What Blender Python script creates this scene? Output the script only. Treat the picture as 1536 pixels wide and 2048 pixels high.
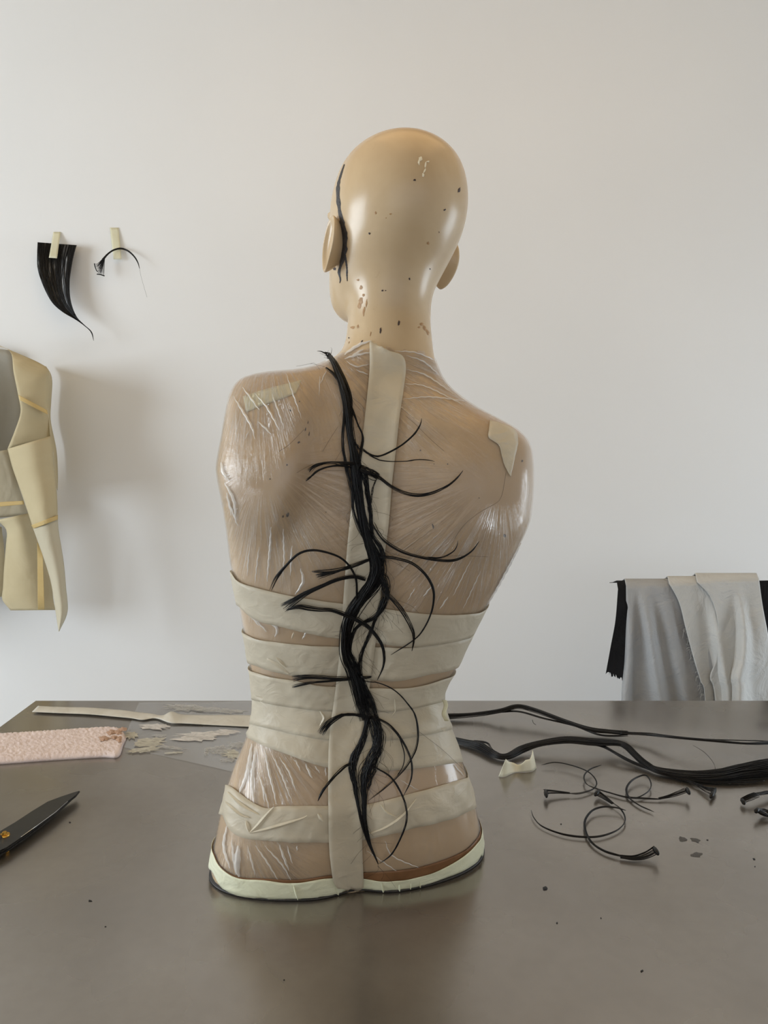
import bpy, bmesh, math, random
import numpy as np
from mathutils import Vector, Matrix
from mathutils.bvhtree import BVHTree

random.seed(7); np.random.seed(7)
S = bpy.context.scene
COL = S.collection
for o in list(bpy.data.objects):
    bpy.data.objects.remove(o)

# ---------------------------------------------------------------- camera
TZ = 0.75                      # table top height
CAMZ = 1.30
FPX = 1538.0
PITCH = math.radians(4.98)
cam_d = bpy.data.cameras.new('camera'); cam = bpy.data.objects.new('camera', cam_d)
COL.objects.link(cam); S.camera = cam
cam.location = (0, 0, CAMZ)
cam.rotation_euler = (math.pi/2 - PITCH, 0, 0)
cam_d.sensor_fit = 'HORIZONTAL'; cam_d.sensor_width = 36.0; cam_d.lens = 36.0*FPX/1536.0
cam_d.clip_start = 0.02

# ---------------------------------------------------------------- world, window daylight, exposure
w = bpy.data.worlds.new('world'); S.world = w; w.use_nodes = True
w.node_tree.nodes['Background'].inputs['Color'].default_value = (0.80, 0.84, 0.90, 1)
w.node_tree.nodes['Background'].inputs['Strength'].default_value = 0.6

def area(name, loc, rot, sx, sy, power, col):
    d = bpy.data.lights.new(name, 'AREA'); d.shape = 'RECTANGLE'; d.size = sx; d.size_y = sy
    d.energy = power; d.color = col
    o = bpy.data.objects.new(name, d); COL.objects.link(o); o.location = loc; o.rotation_euler = rot
    return o
# daylight through the window of the side wall; right and rear lights are added fill
area('side_window_daylight', (-3.62, 0.40, 1.60), (0, -math.pi/2, 0), 1.60, 1.80, 106, (0.83, 0.925, 1.0))
area('added_right_fill', (3.12, 1.56, 0.82), (0, math.pi/2, 0), 1.50, 1.16, 36, (0.80, 0.91, 1.0))  # added fill that brightens the lower right of the back wall
area('added_rear_fill', (0.4, -3.15, 1.55), (math.pi/2, 0, 0), 5.2, 1.9, 15, (0.82, 0.92, 1.0))  # added soft fill from behind the camera
# added unseen warm panel under the ceiling, to warm the upper wall
area('added_warm_fill', (0.2, 0.95, 2.86), (0, 0, 0), 1.4, 1.4, 7.5, (1.0, 0.66, 0.32))
S.view_settings.view_transform = 'Standard'
S.view_settings.look = 'None'
S.view_settings.gamma = 1.0
S.view_settings.use_curve_mapping = False
S.view_settings.exposure = -0.03
S.cycles.max_bounces = 8; S.cycles.diffuse_bounces = 4; S.cycles.transparent_max_bounces = 16

# ---------------------------------------------------------------- helpers
cP, sP = math.cos(PITCH), math.sin(PITCH)
CAM = Vector((0, 0, CAMZ))
def ray(px, py):
    cx = (px-768.0)/FPX; cy = (1024.0-py)/FPX
    return Vector((cx, cP + cy*sP, -sP + cy*cP))
def atY(px, py, Y):
    d = ray(px, py); return CAM + d*(Y/d.y)
def onT(px, py, h=0.0):
    d = ray(px, py); return CAM + d*((TZ + h - CAMZ)/d.z)

def lin(r, g, b):
    f = lambda c: (c/255/12.92) if c/255 <= 0.04045 else ((c/255+0.055)/1.055)**2.4
    return (f(r), f(g), f(b), 1.0)

def obj(name, me, m=None, parent=None, smooth=False):
    o = bpy.data.objects.new(name, me); COL.objects.link(o)
    if m is not None:
        me.materials.clear(); me.materials.append(m)
    if parent is not None: o.parent = parent
    if smooth and len(me.polygons):
        me.polygons.foreach_set('use_smooth', [True]*len(me.polygons))
    return o
def pyd(name, vs, fs, m=None, parent=None, smooth=False):
    me = bpy.data.meshes.new(name); me.from_pydata([tuple(v) for v in vs], [], fs); me.update()
    return obj(name, me, m, parent, smooth)
def tag(o, label, cat, group=None, kind=None):
    if label: o['label'] = label
    if cat: o['category'] = cat
    if group: o['group'] = group
    if kind: o['kind'] = kind
    return o
def thing(name, label, cat, loc=(0, 0, 0), group=None):
    o = bpy.data.objects.new(name, None); COL.objects.link(o); o.location = loc
    o.empty_display_size = 0.05
    return tag(o, label, cat, group)
def adopt(o, root):
    """parent o to root, keeping its world coordinates"""
    o.parent = root
    o.matrix_parent_inverse = Matrix.Translation(root.location).inverted()
    return o
def struct(o):
    o['kind'] = 'structure'; return o

def bm_box(bm, x0, x1, y0, y1, z0, z1):
    v = [bm.verts.new(p) for p in ((x0,y0,z0),(x1,y0,z0),(x1,y1,z0),(x0,y1,z0),(x0,y0,z1),(x1,y0,z1),(x1,y1,z1),(x0,y1,z1))]
    for f in ((3,2,1,0),(4,5,6,7),(0,1,5,4),(1,2,6,5),(2,3,7,6),(3,0,4,7)):
        bm.faces.new([v[i] for i in f])
def box(name, b, m, parent=None, bevel=0.0):
    bm = bmesh.new(); bm_box(bm, *b)
    if bevel: bmesh.ops.bevel(bm, geom=bm.edges[:], offset=bevel, segments=2, affect='EDGES')
    me = bpy.data.meshes.new(name); bm.to_mesh(me); bm.free()
    return obj(name, me, m, parent)

def interp(pts, n):
    """Catmull-Rom through rows (any dimension), n samples, roughly by arc length"""
    P = np.array(pts, float)
    if len(P) == 2:
        t = np.linspace(0, 1, n)[:, None]; return P[0]*(1-t) + P[1]*t
    Q = np.vstack([2*P[0]-P[1], P, 2*P[-1]-P[-2]])
    seg = []
    for i in range(len(P)-1):
        p0, p1, p2, p3 = Q[i], Q[i+1], Q[i+2], Q[i+3]
        t = np.linspace(0, 1, 24, endpoint=False)[:, None]
        seg.append(0.5*((2*p1) + (-p0+p2)*t + (2*p0-5*p1+4*p2-p3)*t*t + (-p0+3*p1-3*p2+p3)*t**3))
    C = np.vstack(seg + [P[-1:]])
    L = np.concatenate([[0], np.cumsum(np.linalg.norm(np.diff(C[:, :2], axis=0), axis=1))])
    s = np.linspace(0, L[-1], n)
    return np.stack([np.interp(s, L, C[:, k]) for k in range(C.shape[1])], axis=1)

def tubes(strands, sides=4):
    """strands: list of (points Nx3, radii N) -> verts, faces of closed tapered tubes"""
    V, F, base = [], [], 0
    for P, R in strands:
        P = np.asarray(P, float); n = len(P)
        T = np.gradient(P, axis=0); T /= (np.linalg.norm(T, axis=1)[:, None] + 1e-12)
        up = np.array([0.31, -0.9, 0.29])
        A = np.cross(T, up); A /= (np.linalg.norm(A, axis=1)[:, None] + 1e-9)
        B = np.cross(T, A)
        ang = np.arange(sides)*2*math.pi/sides
        ring = P[:, None, :] + np.asarray(R)[:, None, None]*(np.cos(ang)[None, :, None]*A[:, None, :] + np.sin(ang)[None, :, None]*B[:, None, :])
        V.append(ring.reshape(-1, 3))
        for i in range(n-1):
            a = base + i*sides
            for k in range(sides):
                k2 = (k+1) % sides
                F.append((a+k, a+k2, a+sides+k2, a+sides+k))
        F.append(tuple(base + k for k in reversed(range(sides))))
        F.append(tuple(base + (n-1)*sides + k for k in range(sides)))
        base += n*sides
    return np.vstack(V), F
def tube_obj(name, strands, m, parent=None, sides=4):
    V, F = tubes(strands, sides)
    return pyd(name, V.tolist(), F, m, parent, smooth=True)

def smooth_noise(n, amp, k=6):
    """wandering 1-D noise of n samples with about k knots"""
    kn = np.random.normal(0, 1, max(k, 2))
    return amp*np.interp(np.linspace(0, len(kn)-1, n), np.arange(len(kn)), kn)

def solid(o, th, off=0.0):
    md = o.modifiers.new('thickness', 'SOLIDIFY'); md.thickness = th; md.offset = off
    return o

# ---------------------------------------------------------------- materials
class NT:
    def __init__(s, name):
        s.m = bpy.data.materials.new(name); s.m.use_nodes = True
        s.t = s.m.node_tree; s.t.nodes.clear()
        s.out = s.t.nodes.new('ShaderNodeOutputMaterial')
    def n(s, typ, **kw):
        nd = s.t.nodes.new('ShaderNode' + typ)
        for k, v in kw.items():
            if hasattr(nd, k): setattr(nd, k, v)
            else: nd.inputs[k.replace('_', ' ')].default_value = v
        return nd
    def l(s, a, b): s.t.links.new(a, b)
    def surf(s, sock): s.l(sock, s.out.inputs['Surface'])
    def noise(s, scale, detail=3, rough=0.5, vec=None, dist=0.0):
        nd = s.n('TexNoise'); nd.inputs['Scale'].default_value = scale; nd.inputs['Detail'].default_value = detail
        nd.inputs['Roughness'].default_value = rough; nd.inputs['Distortion'].default_value = dist
        if vec is not None: s.l(vec, nd.inputs['Vector'])
        return nd.outputs['Fac']
    def coord(s, scale=(1,1,1), rot=(0,0,0), which='Object'):
        tc = s.n('TexCoord'); mp = s.n('Mapping'); s.l(tc.outputs[which], mp.inputs['Vector'])
        mp.inputs['Scale'].default_value = scale; mp.inputs['Rotation'].default_value = rot
        return mp.outputs['Vector']
    def ramp(s, fac, stops):
        r = s.n('ValToRGB'); s.l(fac, r.inputs['Fac'])
        e = r.color_ramp.elements
        while len(e) < len(stops): e.new(0.5)
        for i, (p, c) in enumerate(stops):
            e[i].position = p; e[i].color = c if len(c) == 4 else (*c, 1)
        return r.outputs['Color']
    def math(s, op, a, b=None):
        nd = s.n('Math'); nd.operation = op
        for i, x in enumerate((a, b)):
            if x is None: continue
            if isinstance(x, (int, float)): nd.inputs[i].default_value = x
            else: s.l(x, nd.inputs[i])
        return nd.outputs[0]
    def bump(s, h, strength=0.3, dist=0.002, normal=None):
        b = s.n('Bump'); b.inputs['Strength'].default_value = strength; b.inputs['Distance'].default_value = dist
        s.l(h, b.inputs['Height'])
        if normal is not None: s.l(normal, b.inputs['Normal'])
        return b.outputs['Normal']
    def pbsdf(s, col=None, rough=0.5, metal=0.0, spec=0.5, normal=None):
        p = s.n('BsdfPrincipled')
        if col is not None:
            if isinstance(col, tuple): p.inputs['Base Color'].default_value = col
            else: s.l(col, p.inputs['Base Color'])
        if isinstance(rough, (int, float)): p.inputs['Roughness'].default_value = rough
        else: s.l(rough, p.inputs['Roughness'])
        p.inputs['Metallic'].default_value = metal
        p.inputs['Specular IOR Level'].default_value = spec
        if normal is not None: s.l(normal, p.inputs['Normal'])
        return p

def mat_simple(name, c1, c2, scale=40, rough=0.6, bump=0.15, bdist=0.001, metal=0.0, spec=0.5, bscale=None, stretch=(1,1,1)):
    t = NT(name); v = t.coord(stretch)
    f = t.noise(scale, 4, 0.55, v)
    col = t.ramp(f, [(0.3, c1), (0.7, c2)])
    nb = t.bump(t.noise(bscale or scale*3, 4, 0.6, v), bump, bdist)
    t.surf(t.pbsdf(col, rough, metal, spec, nb).outputs[0]); return t.m

def mat_wall():
    t = NT('plaster_wall'); v = t.coord()
    col = t.ramp(t.noise(1.3, 2, 0.5, v), [(0.3, lin(224,224,224)), (0.7, lin(229,229,229))])
    nb = t.bump(t.noise(160, 3, 0.6, v), 0.10, 0.0008)
    t.surf(t.pbsdf(col, 0.85, 0, 0.2, nb).outputs[0]); return t.m
M_WALL = mat_wall()
M_CEIL = mat_simple('ceiling_paint', lin(206,180,142), lin(212,186,148), 3, 0.9, 0.05)
M_FLOOR = mat_simple('grey_floor', lin(206,207,209), lin(216,217,219), 5, 0.5, 0.05)
M_FRAME = mat_simple('window_paint', lin(232,232,228), lin(238,238,235), 20, 0.4, 0.03)

def mat_table():
    t = NT('zinc_table_top'); v = t.coord(); vs = t.coord((2.0, 90.0, 2.0))
    cloud = t.noise(4.0, 3, 0.5, v, 0.3)
    fine = t.noise(60, 2, 0.5, v)
    col = t.ramp(cloud, [(0.28, lin(148,143,137)), (0.5, lin(156,151,145)), (0.72, lin(168,163,157))])
    # worn and wiped marks in the finish
    mx = t.n('MixRGB'); mx.blend_type = 'MULTIPLY'; mx.inputs[0].default_value = 0.12
    t.l(col, mx.inputs[1]); t.l(t.ramp(fine, [(0.35, (0.72,0.71,0.70)), (0.6, (1,1,1))]), mx.inputs[2])
    rough = t.ramp(t.noise(6, 3, 0.5, v, 0.3), [(0.3, (0.20,)*3), (0.7, (0.32,)*3)])
    nb = t.bump(t.noise(6, 3, 0.5, vs), 0.05, 0.0006)
    p = t.pbsdf(mx.outputs[0], rough, 0.82, 0.5, nb)
    t.surf(p.outputs[0]); return t.m
M_TABLE = mat_table()
M_TLEG = mat_simple('table_leg_steel', lin(95,92,88), lin(110,106,102), 30, 0.45, 0.05, metal=0.8)

def mat_skin():
    t = NT('mannequin_paint'); v = t.coord()
    big = t.noise(9, 4, 0.6, v, 0.4)
    col = t.ramp(big, [(0.3, lin(190,165,131)), (0.7, lin(203,180,147))])
    scuff = t.noise(26, 6, 0.7, v, 1.2)
    mx = t.n('MixRGB'); t.l(t.ramp(scuff, [(0.66, (0,0,0)), (0.75, (0.55,)*3)]), mx.inputs[0]); t.l(col, mx.inputs[1]); mx.inputs[2].default_value = lin(178,150,116)
    nb = t.bump(t.noise(520, 3, 0.6, v), 0.10, 0.0005)
    p = t.pbsdf(mx.outputs[0], 0.25, 0, 0.45, nb)
    t.surf(p.outputs[0]); return t.m
M_SKIN = mat_skin()

def mat_hair(name='black_hair', c=(0.003,0.003,0.0034), rough=0.40):
    t = NT(name); v = t.coord()
    col = t.ramp(t.noise(120, 3, 0.6, v), [(0.3, (c[0]*0.6, c[1]*0.6, c[2]*0.6, 1)), (0.7, (c[0]*1.6, c[1]*1.6, c[2]*1.8, 1))])
    t.surf(t.pbsdf(col, rough, 0, 0.28).outputs[0]); return t.m
M_HAIR = mat_hair()

def mat_tape(name, c1, c2, transp=0.12, rough=0.42, bump=0.6):
    t = NT(name); v = t.coord()
    f = t.noise(22, 4, 0.55, v, 0.3); fine = t.noise(420, 3, 0.7, v)
    wr = t.noise(34, 3, 0.5, t.coord((1, 1, 1.6), (0.3, 0.2, 0.5)), 0.8)
    col = t.ramp(f, [(0.3, c1), (0.7, c2)])
    nb = t.bump(wr, bump, 0.004); nb = t.bump(fine, 0.16, 0.0005, nb)
    p = t.pbsdf(col, rough, 0, 0.35, nb)
    tr = t.n('BsdfTransparent'); tr.inputs[0].default_value = (1.0, 0.97, 0.90, 1)
    mx = t.n('MixShader'); mx.inputs[0].default_value = 1-transp
    t.l(tr.outputs[0], mx.inputs[1]); t.l(p.outputs[0], mx.inputs[2]); t.surf(mx.outputs[0]); return t.m
M_TAPE = mat_tape('masking_tape', lin(210,201,182), lin(220,212,194), 0.30)
M_TAPE2 = mat_tape('masking_tape_greenish', lin(222,224,196), lin(232,234,210), 0.05)
M_TAPEY = mat_tape('masking_tape_yellow', lin(226,222,194), lin(234,231,206), 0.30, 0.5, 0.1)
M_BROWN = mat_tape('brown_tape', lin(120,86,58), lin(148,108,76), 0.15, 0.3, 0.3)


# ================================================================ the room
WY = 2.30                                     # back wall
X0, X1, YF = -3.5, 3.0, -3.2
struct(box('floor', (X0-0.1, X1+0.1, YF-0.1, WY+0.1, -0.1, 0.0), M_FLOOR))
struct(box('ceiling', (X0-0.1, X1+0.1, YF-0.1, WY+0.1, 2.9, 3.0), M_CEIL))
struct(box('wall_back', (X0-0.1, X1+0.1, WY, WY+0.1, 0, 2.9), M_WALL))
def wall_with_hole(name, axis, a0, a1, h0, h1, z0, z1, p0, p1):
    """a wall slab between a0..a1 (along the wall) and p0..p1 (through it) with one window opening"""
    bm = bmesh.new()
    for (u0, u1, w0, w1) in ((a0, h0, 0, 2.9), (h1, a1, 0, 2.9), (h0, h1, 0, z0), (h0, h1, z1, 2.9)):
        if axis == 'y': bm_box(bm, p0, p1, u0, u1, w0, w1)
        else: bm_box(bm, u0, u1, p0, p1, w0, w1)
    me = bpy.data.meshes.new(name); bm.to_mesh(me); bm.free()
    return struct(obj(name, me, M_WALL))
wall_with_hole('wall_left', 'y', YF, WY, -0.53, 1.33, 0.78, 2.42, X0-0.1, X0)
wall_with_hole('wall_right', 'y', YF, WY, 0.96, 2.16, 0.05, 1.59, X1, X1+0.1)
wall_with_hole('wall_front', 'x', X0, X1, -2.22, 3.0-0.02, 0.58, 2.52, YF-0.1, YF)
def window(name, axis, h0, h1, z0, z1, p):
    r = bpy.data.objects.new(name, None); COL.objects.link(r); struct(r)
    t = 0.045
    def bar(nm, u0, u1, w0, w1, d=0.03):
        b = (p-d, p+d, u0, u1, w0, w1) if axis == 'y' else (u0, u1, p-d, p+d, w0, w1)
        return box(nm, b, M_FRAME, r)
    bar('window_jamb', h0, h0+t, z0, z1); bar('window_jamb', h1-t, h1, z0, z1)
    bar('window_head', h0, h1, z1-t, z1); bar('window_sill', h0, h1, z0, z0+t, 0.045)
    return r
window('window_1', 'y', -0.53, 1.33, 0.78, 2.42, X0-0.04)
window('added_window_right', 'y', 0.96, 2.16, 0.05, 1.59, X1+0.04)  # unseen opening, added to carry the right-hand fill
window('added_window_rear', 'x', -2.22, 2.98, 0.58, 2.52, YF-0.02)  # unseen opening, added to carry the rear fill

fill_light = thing('added_fill_panel', 'added unseen warm fill panel on the ceiling', 'fill_light', (0.2, 0.95, 2.9))  # housing for the added warm fill, out of view
for b in ((-0.52,0.92,0.23,0.245),(-0.52,0.92,1.655,1.67),(-0.52,-0.505,0.245,1.655),(0.905,0.92,0.245,1.655)):
    adopt(box('fill_light_frame', (*b, 2.84, 2.8995), M_FRAME), fill_light)

# ================================================================ the table
FARY = onT(768, 1401).y
XL = onT(60, 1409).x
XR = 1.35
table = thing('work_table', 'wide grey-brown zinc-topped work table carrying the mannequin', 'table', ((XL+XR)/2, 1.0, 0))
tt = adopt(box('table_top', (XL, XR, -0.05, FARY, TZ-0.03, TZ), M_TABLE, None, 0.0015), table)
for lx in (XL+0.06, XR-0.06):
    for ly in (0.02, FARY-0.08):
        adopt(box('table_leg', (lx-0.025, lx+0.025, ly-0.025, ly+0.025, 0, TZ-0.09), M_TLEG, None, 0.003), table)
adopt(box('table_apron', (XL+0.04, XR-0.04, 0.0, FARY-0.06, TZ-0.09, TZ-0.0305), M_TLEG), table)

# ================================================================ the mannequin
Y0 = 1.00                                     # depth of its upright axis
LEFT = [(688,470),(690,520),(692,560),(694,600),(692,640),(689,672),(681,697),(668,708),(645,722),(615,734),(575,741),(530,745),(497,748),(478,754),(466,766),(457,790),(449,845),(440,905),(436,935),
        (441,965),(449,1010),(456,1070),(461,1120),(469,1165),(478,1215),(489,1275),(499,1335),(506,1385),(506,1425),(500,1460),(486,1495),(470,1530),(456,1572),(445,1620),(434,1675),(427,1715),(428,1742)]
RIGHT = [(925,450),(913,480),(899,510),(886,536),(876,560),(869,582),(866,605),(865,640),(868,672),(872,712),(884,748),(903,775),(928,797),(955,815),(985,831),(1012,845),(1038,861),(1055,879),(1063,900),(1066,935),(1064,985),
         (1059,1035),(1050,1062),(1030,1105),(1005,1158),(975,1208),(953,1250),(935,1292),(915,1335),(895,1368),(884,1392),(888,1420),(901,1460),(918,1505),(935,1558),(948,1605),(958,1652),(965,1690),(961,1712)]
def edge(pts, Yf):
    P = []
    for (x, y) in pts:
        p = atY(x, y, Yf(y)); P.append((p.z, p.x))
    P.sort(); return np.array(P)
EL = edge(LEFT, lambda y: 0.985 if y < 1400 else 0.985 - 0.024*(y-1400)/340)
ER = edge(RIGHT, lambda y: 0.985 if y < 1400 else 0.985 + 0.033*(y-1400)/310)
def tab(z, rows):
    a = np.array(rows); return float(np.interp(z, a[:, 0], a[:, 1]))
# depth of the back (towards the viewer) and of the front, by height; squareness of the section
BACK = [(0.75,0.090),(0.80,0.100),(0.86,0.098),(0.92,0.082),(0.97,0.070),(1.03,0.074),(1.12,0.090),(1.20,0.100),(1.28,0.098),(1.33,0.088),(1.37,0.074),(1.40,0.062),(1.43,0.058),(1.47,0.058),(1.50,0.063),(1.53,0.075),(1.56,0.090),(1.61,0.10)]
FRNT = [(0.75,0.085),(0.80,0.090),(0.88,0.092),(0.97,0.080),(1.08,0.092),(1.20,0.100),(1.28,0.085),(1.34,0.065),(1.40,0.055),(1.45,0.052),(1.56,0.050)]
YC   = [(0.75,0.985),(0.85,0.985),(0.97,1.000),(1.10,1.000),(1.25,1.000),(1.36,1.005),(1.42,1.018),(1.47,1.028),(1.52,1.032),(1.61,1.036)]
SQ   = [(0.75,2.35),(0.90,2.2),(1.00,2.15),(1.15,2.5),(1.25,2.8),(1.34,2.6),(1.40,2.1),(1.56,2.0)]
zs = np.concatenate([np.arange(TZ, 1.28, 0.008), np.arange(1.28, 1.42, 0.0025), np.arange(1.42, 1.60, 0.006)])
NA = 112
V, F = [], []
for z in zs:
    xl = np.interp(z, EL[:, 0], EL[:, 1]); xr = np.interp(z, ER[:, 0], ER[:, 1])
    xm, hw = (xl+xr)/2, (xr-xl)/2
    b, f, yc, sq = tab(z, BACK), tab(z, FRNT), tab(z, YC), tab(z, SQ)
    yaw = 0.16*max(0, 1-(z-TZ)/0.22)
    for k in range(NA):
        a = 2*math.pi*k/NA; c, s = math.cos(a), math.sin(a)
        x = hw*math.copysign(abs(c)**(2/sq), c); d = math.copysign(abs(s)**(2/sq), s)
        V.append((xm + x, yc + (f if d > 0 else b)*d + yaw*x, z))
nr = len(zs)
for i in range(nr-1):
    for k in range(NA):
        k2 = (k+1) % NA
        F.append((i*NA+k, i*NA+k2, (i+1)*NA+k2, (i+1)*NA+k))
F.append(tuple(reversed(range(NA)))); F.append(tuple((nr-1)*NA+k for k in range(NA)))

# head, in its own axes (face towards +y), then turned to the left and tipped
HEAD = [(0.117,0.006,-0.012,0.006),(0.1155,0.020,-0.030,0.020),(0.110,0.036,-0.050,0.036),(0.100,0.0525,-0.068,0.054),(0.085,0.067,-0.083,0.070),(0.065,0.077,-0.093,0.083),(0.040,0.0825,-0.0975,0.090),(0.015,0.0835,-0.096,0.093),
        (-0.010,0.081,-0.0895,0.095),(-0.032,0.078,-0.078,0.097),(-0.052,0.0745,-0.062,0.097),(-0.072,0.069,-0.040,0.096),(-0.090,0.060,-0.015,0.095),(-0.104,0.048,0.012,0.092),(-0.114,0.032,0.036,0.085),(-0.118,0.014,0.052,0.074)]
HEAD.reverse()
HYAW, HROLL, HPITCH = math.radians(33), math.radians(3.0), math.radians(3)
HLOC = Vector((0.0150, 1.025, 1.578))
HM = Matrix.Translation(HLOC) @ Matrix.Rotation(HYAW, 4, 'Z') @ Matrix.Rotation(HROLL, 4, 'Y') @ Matrix.Rotation(HPITCH, 4, 'X')
def head_mesh():
    H = interp([(r[0], 0, r[1], r[2], r[3]) for r in HEAD], 60)
    V, F = [], []; n = 72
    for z, _, hw, yb, yf in H:
        ym, hy = (yb+yf)/2, (yf-yb)/2
        for k in range(n):
            a = 2*math.pi*k/n; c, s = math.cos(a), math.sin(a)
            V.append(HM @ Vector((hw*math.copysign(abs(c)**0.96, c), ym + hy*math.copysign(abs(s)**0.96, s), z)))
    m = len(H)
    for i in range(m-1):
        for k in range(n):
            k2 = (k+1) % n; F.append((i*n+k, i*n+k2, (i+1)*n+k2, (i+1)*n+k))
    F.append(tuple(reversed(range(n)))); F.append(tuple((m-1)*n+k for k in range(n)))
    return V, F
HV, HF = head_mesh()
base = len(V); V += [tuple(v) for v in HV]; F += [tuple(base+i for i in f) for f in HF]
def blob(c, r, mat=None, nu=20, nv=14):
    """an ellipsoid merged into the body"""
    global V, F
    base = len(V)
    V.append(None)
    P = lambda p: tuple((mat @ Vector(p)) if mat else Vector(p))
    V[base] = P((c[0], c[1], c[2]-r[2]))
    for j in range(1, nv):
        th = math.pi*j/nv
        for i in range(nu):
            ph = 2*math.pi*i/nu
            V.append(P((c[0]+r[0]*math.sin(th)*math.cos(ph), c[1]+r[1]*math.sin(th)*math.sin(ph), c[2]-r[2]*math.cos(th))))
    V.append(P((c[0], c[1], c[2]+r[2])))
    top = len(V)-1
    for i in range(nu):
        i2 = (i+1) % nu
        F.append((base, base+1+i2, base+1+i)); F.append((top, top-nu+i, top-nu+i2))
        for j in range(nv-2):
            a = base+1+j*nu; F.append((a+i, a+i2, a+nu+i2, a+nu+i))
blob((0, 0.097, -0.028), (0.0125, 0.020, 0.024), HM)         # nose
blob((0, 0.092, -0.066), (0.024, 0.011, 0.010), HM)          # mouth
blob((0, 0.083, -0.103), (0.022, 0.018, 0.014), HM)          # chin
for s in (-1, 1):
    blob((s*0.034, 0.080, 0.022), (0.026, 0.014, 0.010), HM)  # brow
    blob((0.01+s*0.075, Y0+0.080, 1.20), (0.062, 0.060, 0.062))   # bust

me = bpy.data.meshes.new('body_source'); me.from_pydata(V, [], F); me.update()
tmp = bpy.data.objects.new('body_source', me); COL.objects.link(tmp)
md = tmp.modifiers.new('r', 'REMESH'); md.mode = 'VOXEL'; md.voxel_size = 0.0036; md.use_smooth_shade = True
md = tmp.modifiers.new('s', 'SMOOTH'); md.iterations = 9; md.factor = 0.5
dg = bpy.context.evaluated_depsgraph_get()
body_me = bpy.data.meshes.new_from_object(tmp.evaluated_get(dg))
bpy.data.objects.remove(tmp); bpy.data.meshes.remove(me)

# shoulder blades, spine furrow, buttocks: the relief of the back
N = len(body_me.vertices)
co = np.empty(N*3); body_me.vertices.foreach_get('co', co); co = co.reshape(-1, 3)
no = np.empty(N*3); body_me.vertices.foreach_get('normal', no); no = no.reshape(-1, 3)
# let the nape run smoothly from the skull into the neck
ed = np.empty(len(body_me.edges)*2, int); body_me.edges.foreach_get('vertices', ed); ed = ed.reshape(-1, 2)
wn = np.exp(-((co[:, 2]-1.525)/0.035)**2)*(co[:, 1] < 1.06)
wt = np.exp(-((co[:, 2]-1.40)/0.045)**2)*0.6
deg = np.zeros(N); np.add.at(deg, ed[:, 0], 1); np.add.at(deg, ed[:, 1], 1)
for it in range(110):
    acc = np.zeros_like(co); np.add.at(acc, ed[:, 0], co[ed[:, 1]]); np.add.at(acc, ed[:, 1], co[ed[:, 0]])
    lap = acc/deg[:, None] - co
    co += lap*0.6*(wn if it >= 25 else np.maximum(wn, wt))[:, None]
x, z = co[:, 0], co[:, 2]
backw = np.clip(-no[:, 1]*1.6 - 0.1, 0, 1)
def sig(t): return 1/(1+np.exp(-np.clip(t, -30, 30)))
def xyz(px, py): p = atY(px, py, 0.91); return p.x, p.z
dy = np.zeros(N)
# left blade: a plateau whose inner border drops sharply towards the spine
xb = np.interp(z, [xyz(0, p)[1] for p in (1120, 1060, 980, 900, 830, 760)], [xyz(p, 950)[0] for p in (520, 566, 596, 611, 616, 612)])
zt = xyz(0, 770)[1]; zb = xyz(0, 1060)[1]
dy += 0.022*sig((xb - x)/0.0065)*sig((z-zb)/0.012)*sig((zt-z)/0.02)
# right blade, softer
xb = np.interp(z, [xyz(0, p)[1] for p in (1150, 1080, 1000, 930, 880)], [xyz(p, 1000)[0] for p in (900, 876, 868, 872, 900)])
zt = xyz(0, 880)[1]; zb = xyz(0, 1120)[1]
dy += 0.011*sig((x - xb)/0.010)*sig((z-zb)/0.016)*sig((zt-z)/0.025)
# spine furrow
xs = np.interp(z, [xyz(0, p)[1] for p in (1800, 1600, 1400, 1200, 1000, 800, 700)], [xyz(p, 1200)[0] for p in (712, 700, 700, 728, 748, 765, 775)])
dy -= 0.010*np.exp(-((x-xs)/0.035)**2)*sig((z-0.80)/0.02)*sig((1.40-z)/0.02)
# cleft between the buttocks
xc = xyz(712, 1700)[0]
dy -= 0.013*np.exp(-((x-xc)/0.030)**2)*sig((0.83-z)/0.02)
co[:, 1] -= dy*backw
# flat underside
co[:, 2] = np.maximum(co[:, 2], TZ + 0.0006)
body_me.vertices.foreach_set('co', co.ravel()); body_me.update()
body_me.polygons.foreach_set('use_smooth', [True]*len(body_me.polygons))
BVH = BVHTree.FromPolygons([tuple(c) for c in co], [tuple(p.vertices) for p in body_me.polygons])
print('body verts', N)

MLOC = Vector((-0.045, 0.985, TZ))
mann = thing('mannequin_torso', 'bald beige armless mannequin bust wrapped in clear film and masking tape', 'mannequin', MLOC)
body = adopt(obj('body', body_me, M_SKIN), mann)
body['label'] = 'beige painted head and torso with a glossy scuffed scalp'

def hit(px, py, off=0.0):
    """point on the body under a pixel, lifted off along the surface normal"""
    p, n, i, d = BVH.ray_cast(CAM, ray(px, py).normalized())
    if p is None:
        p, n, i, d = BVH.find_nearest(atY(px, py, 0.985))
    q = p + n*off; q.z = max(q.z, TZ+0.0012)
    return q, n

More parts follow.
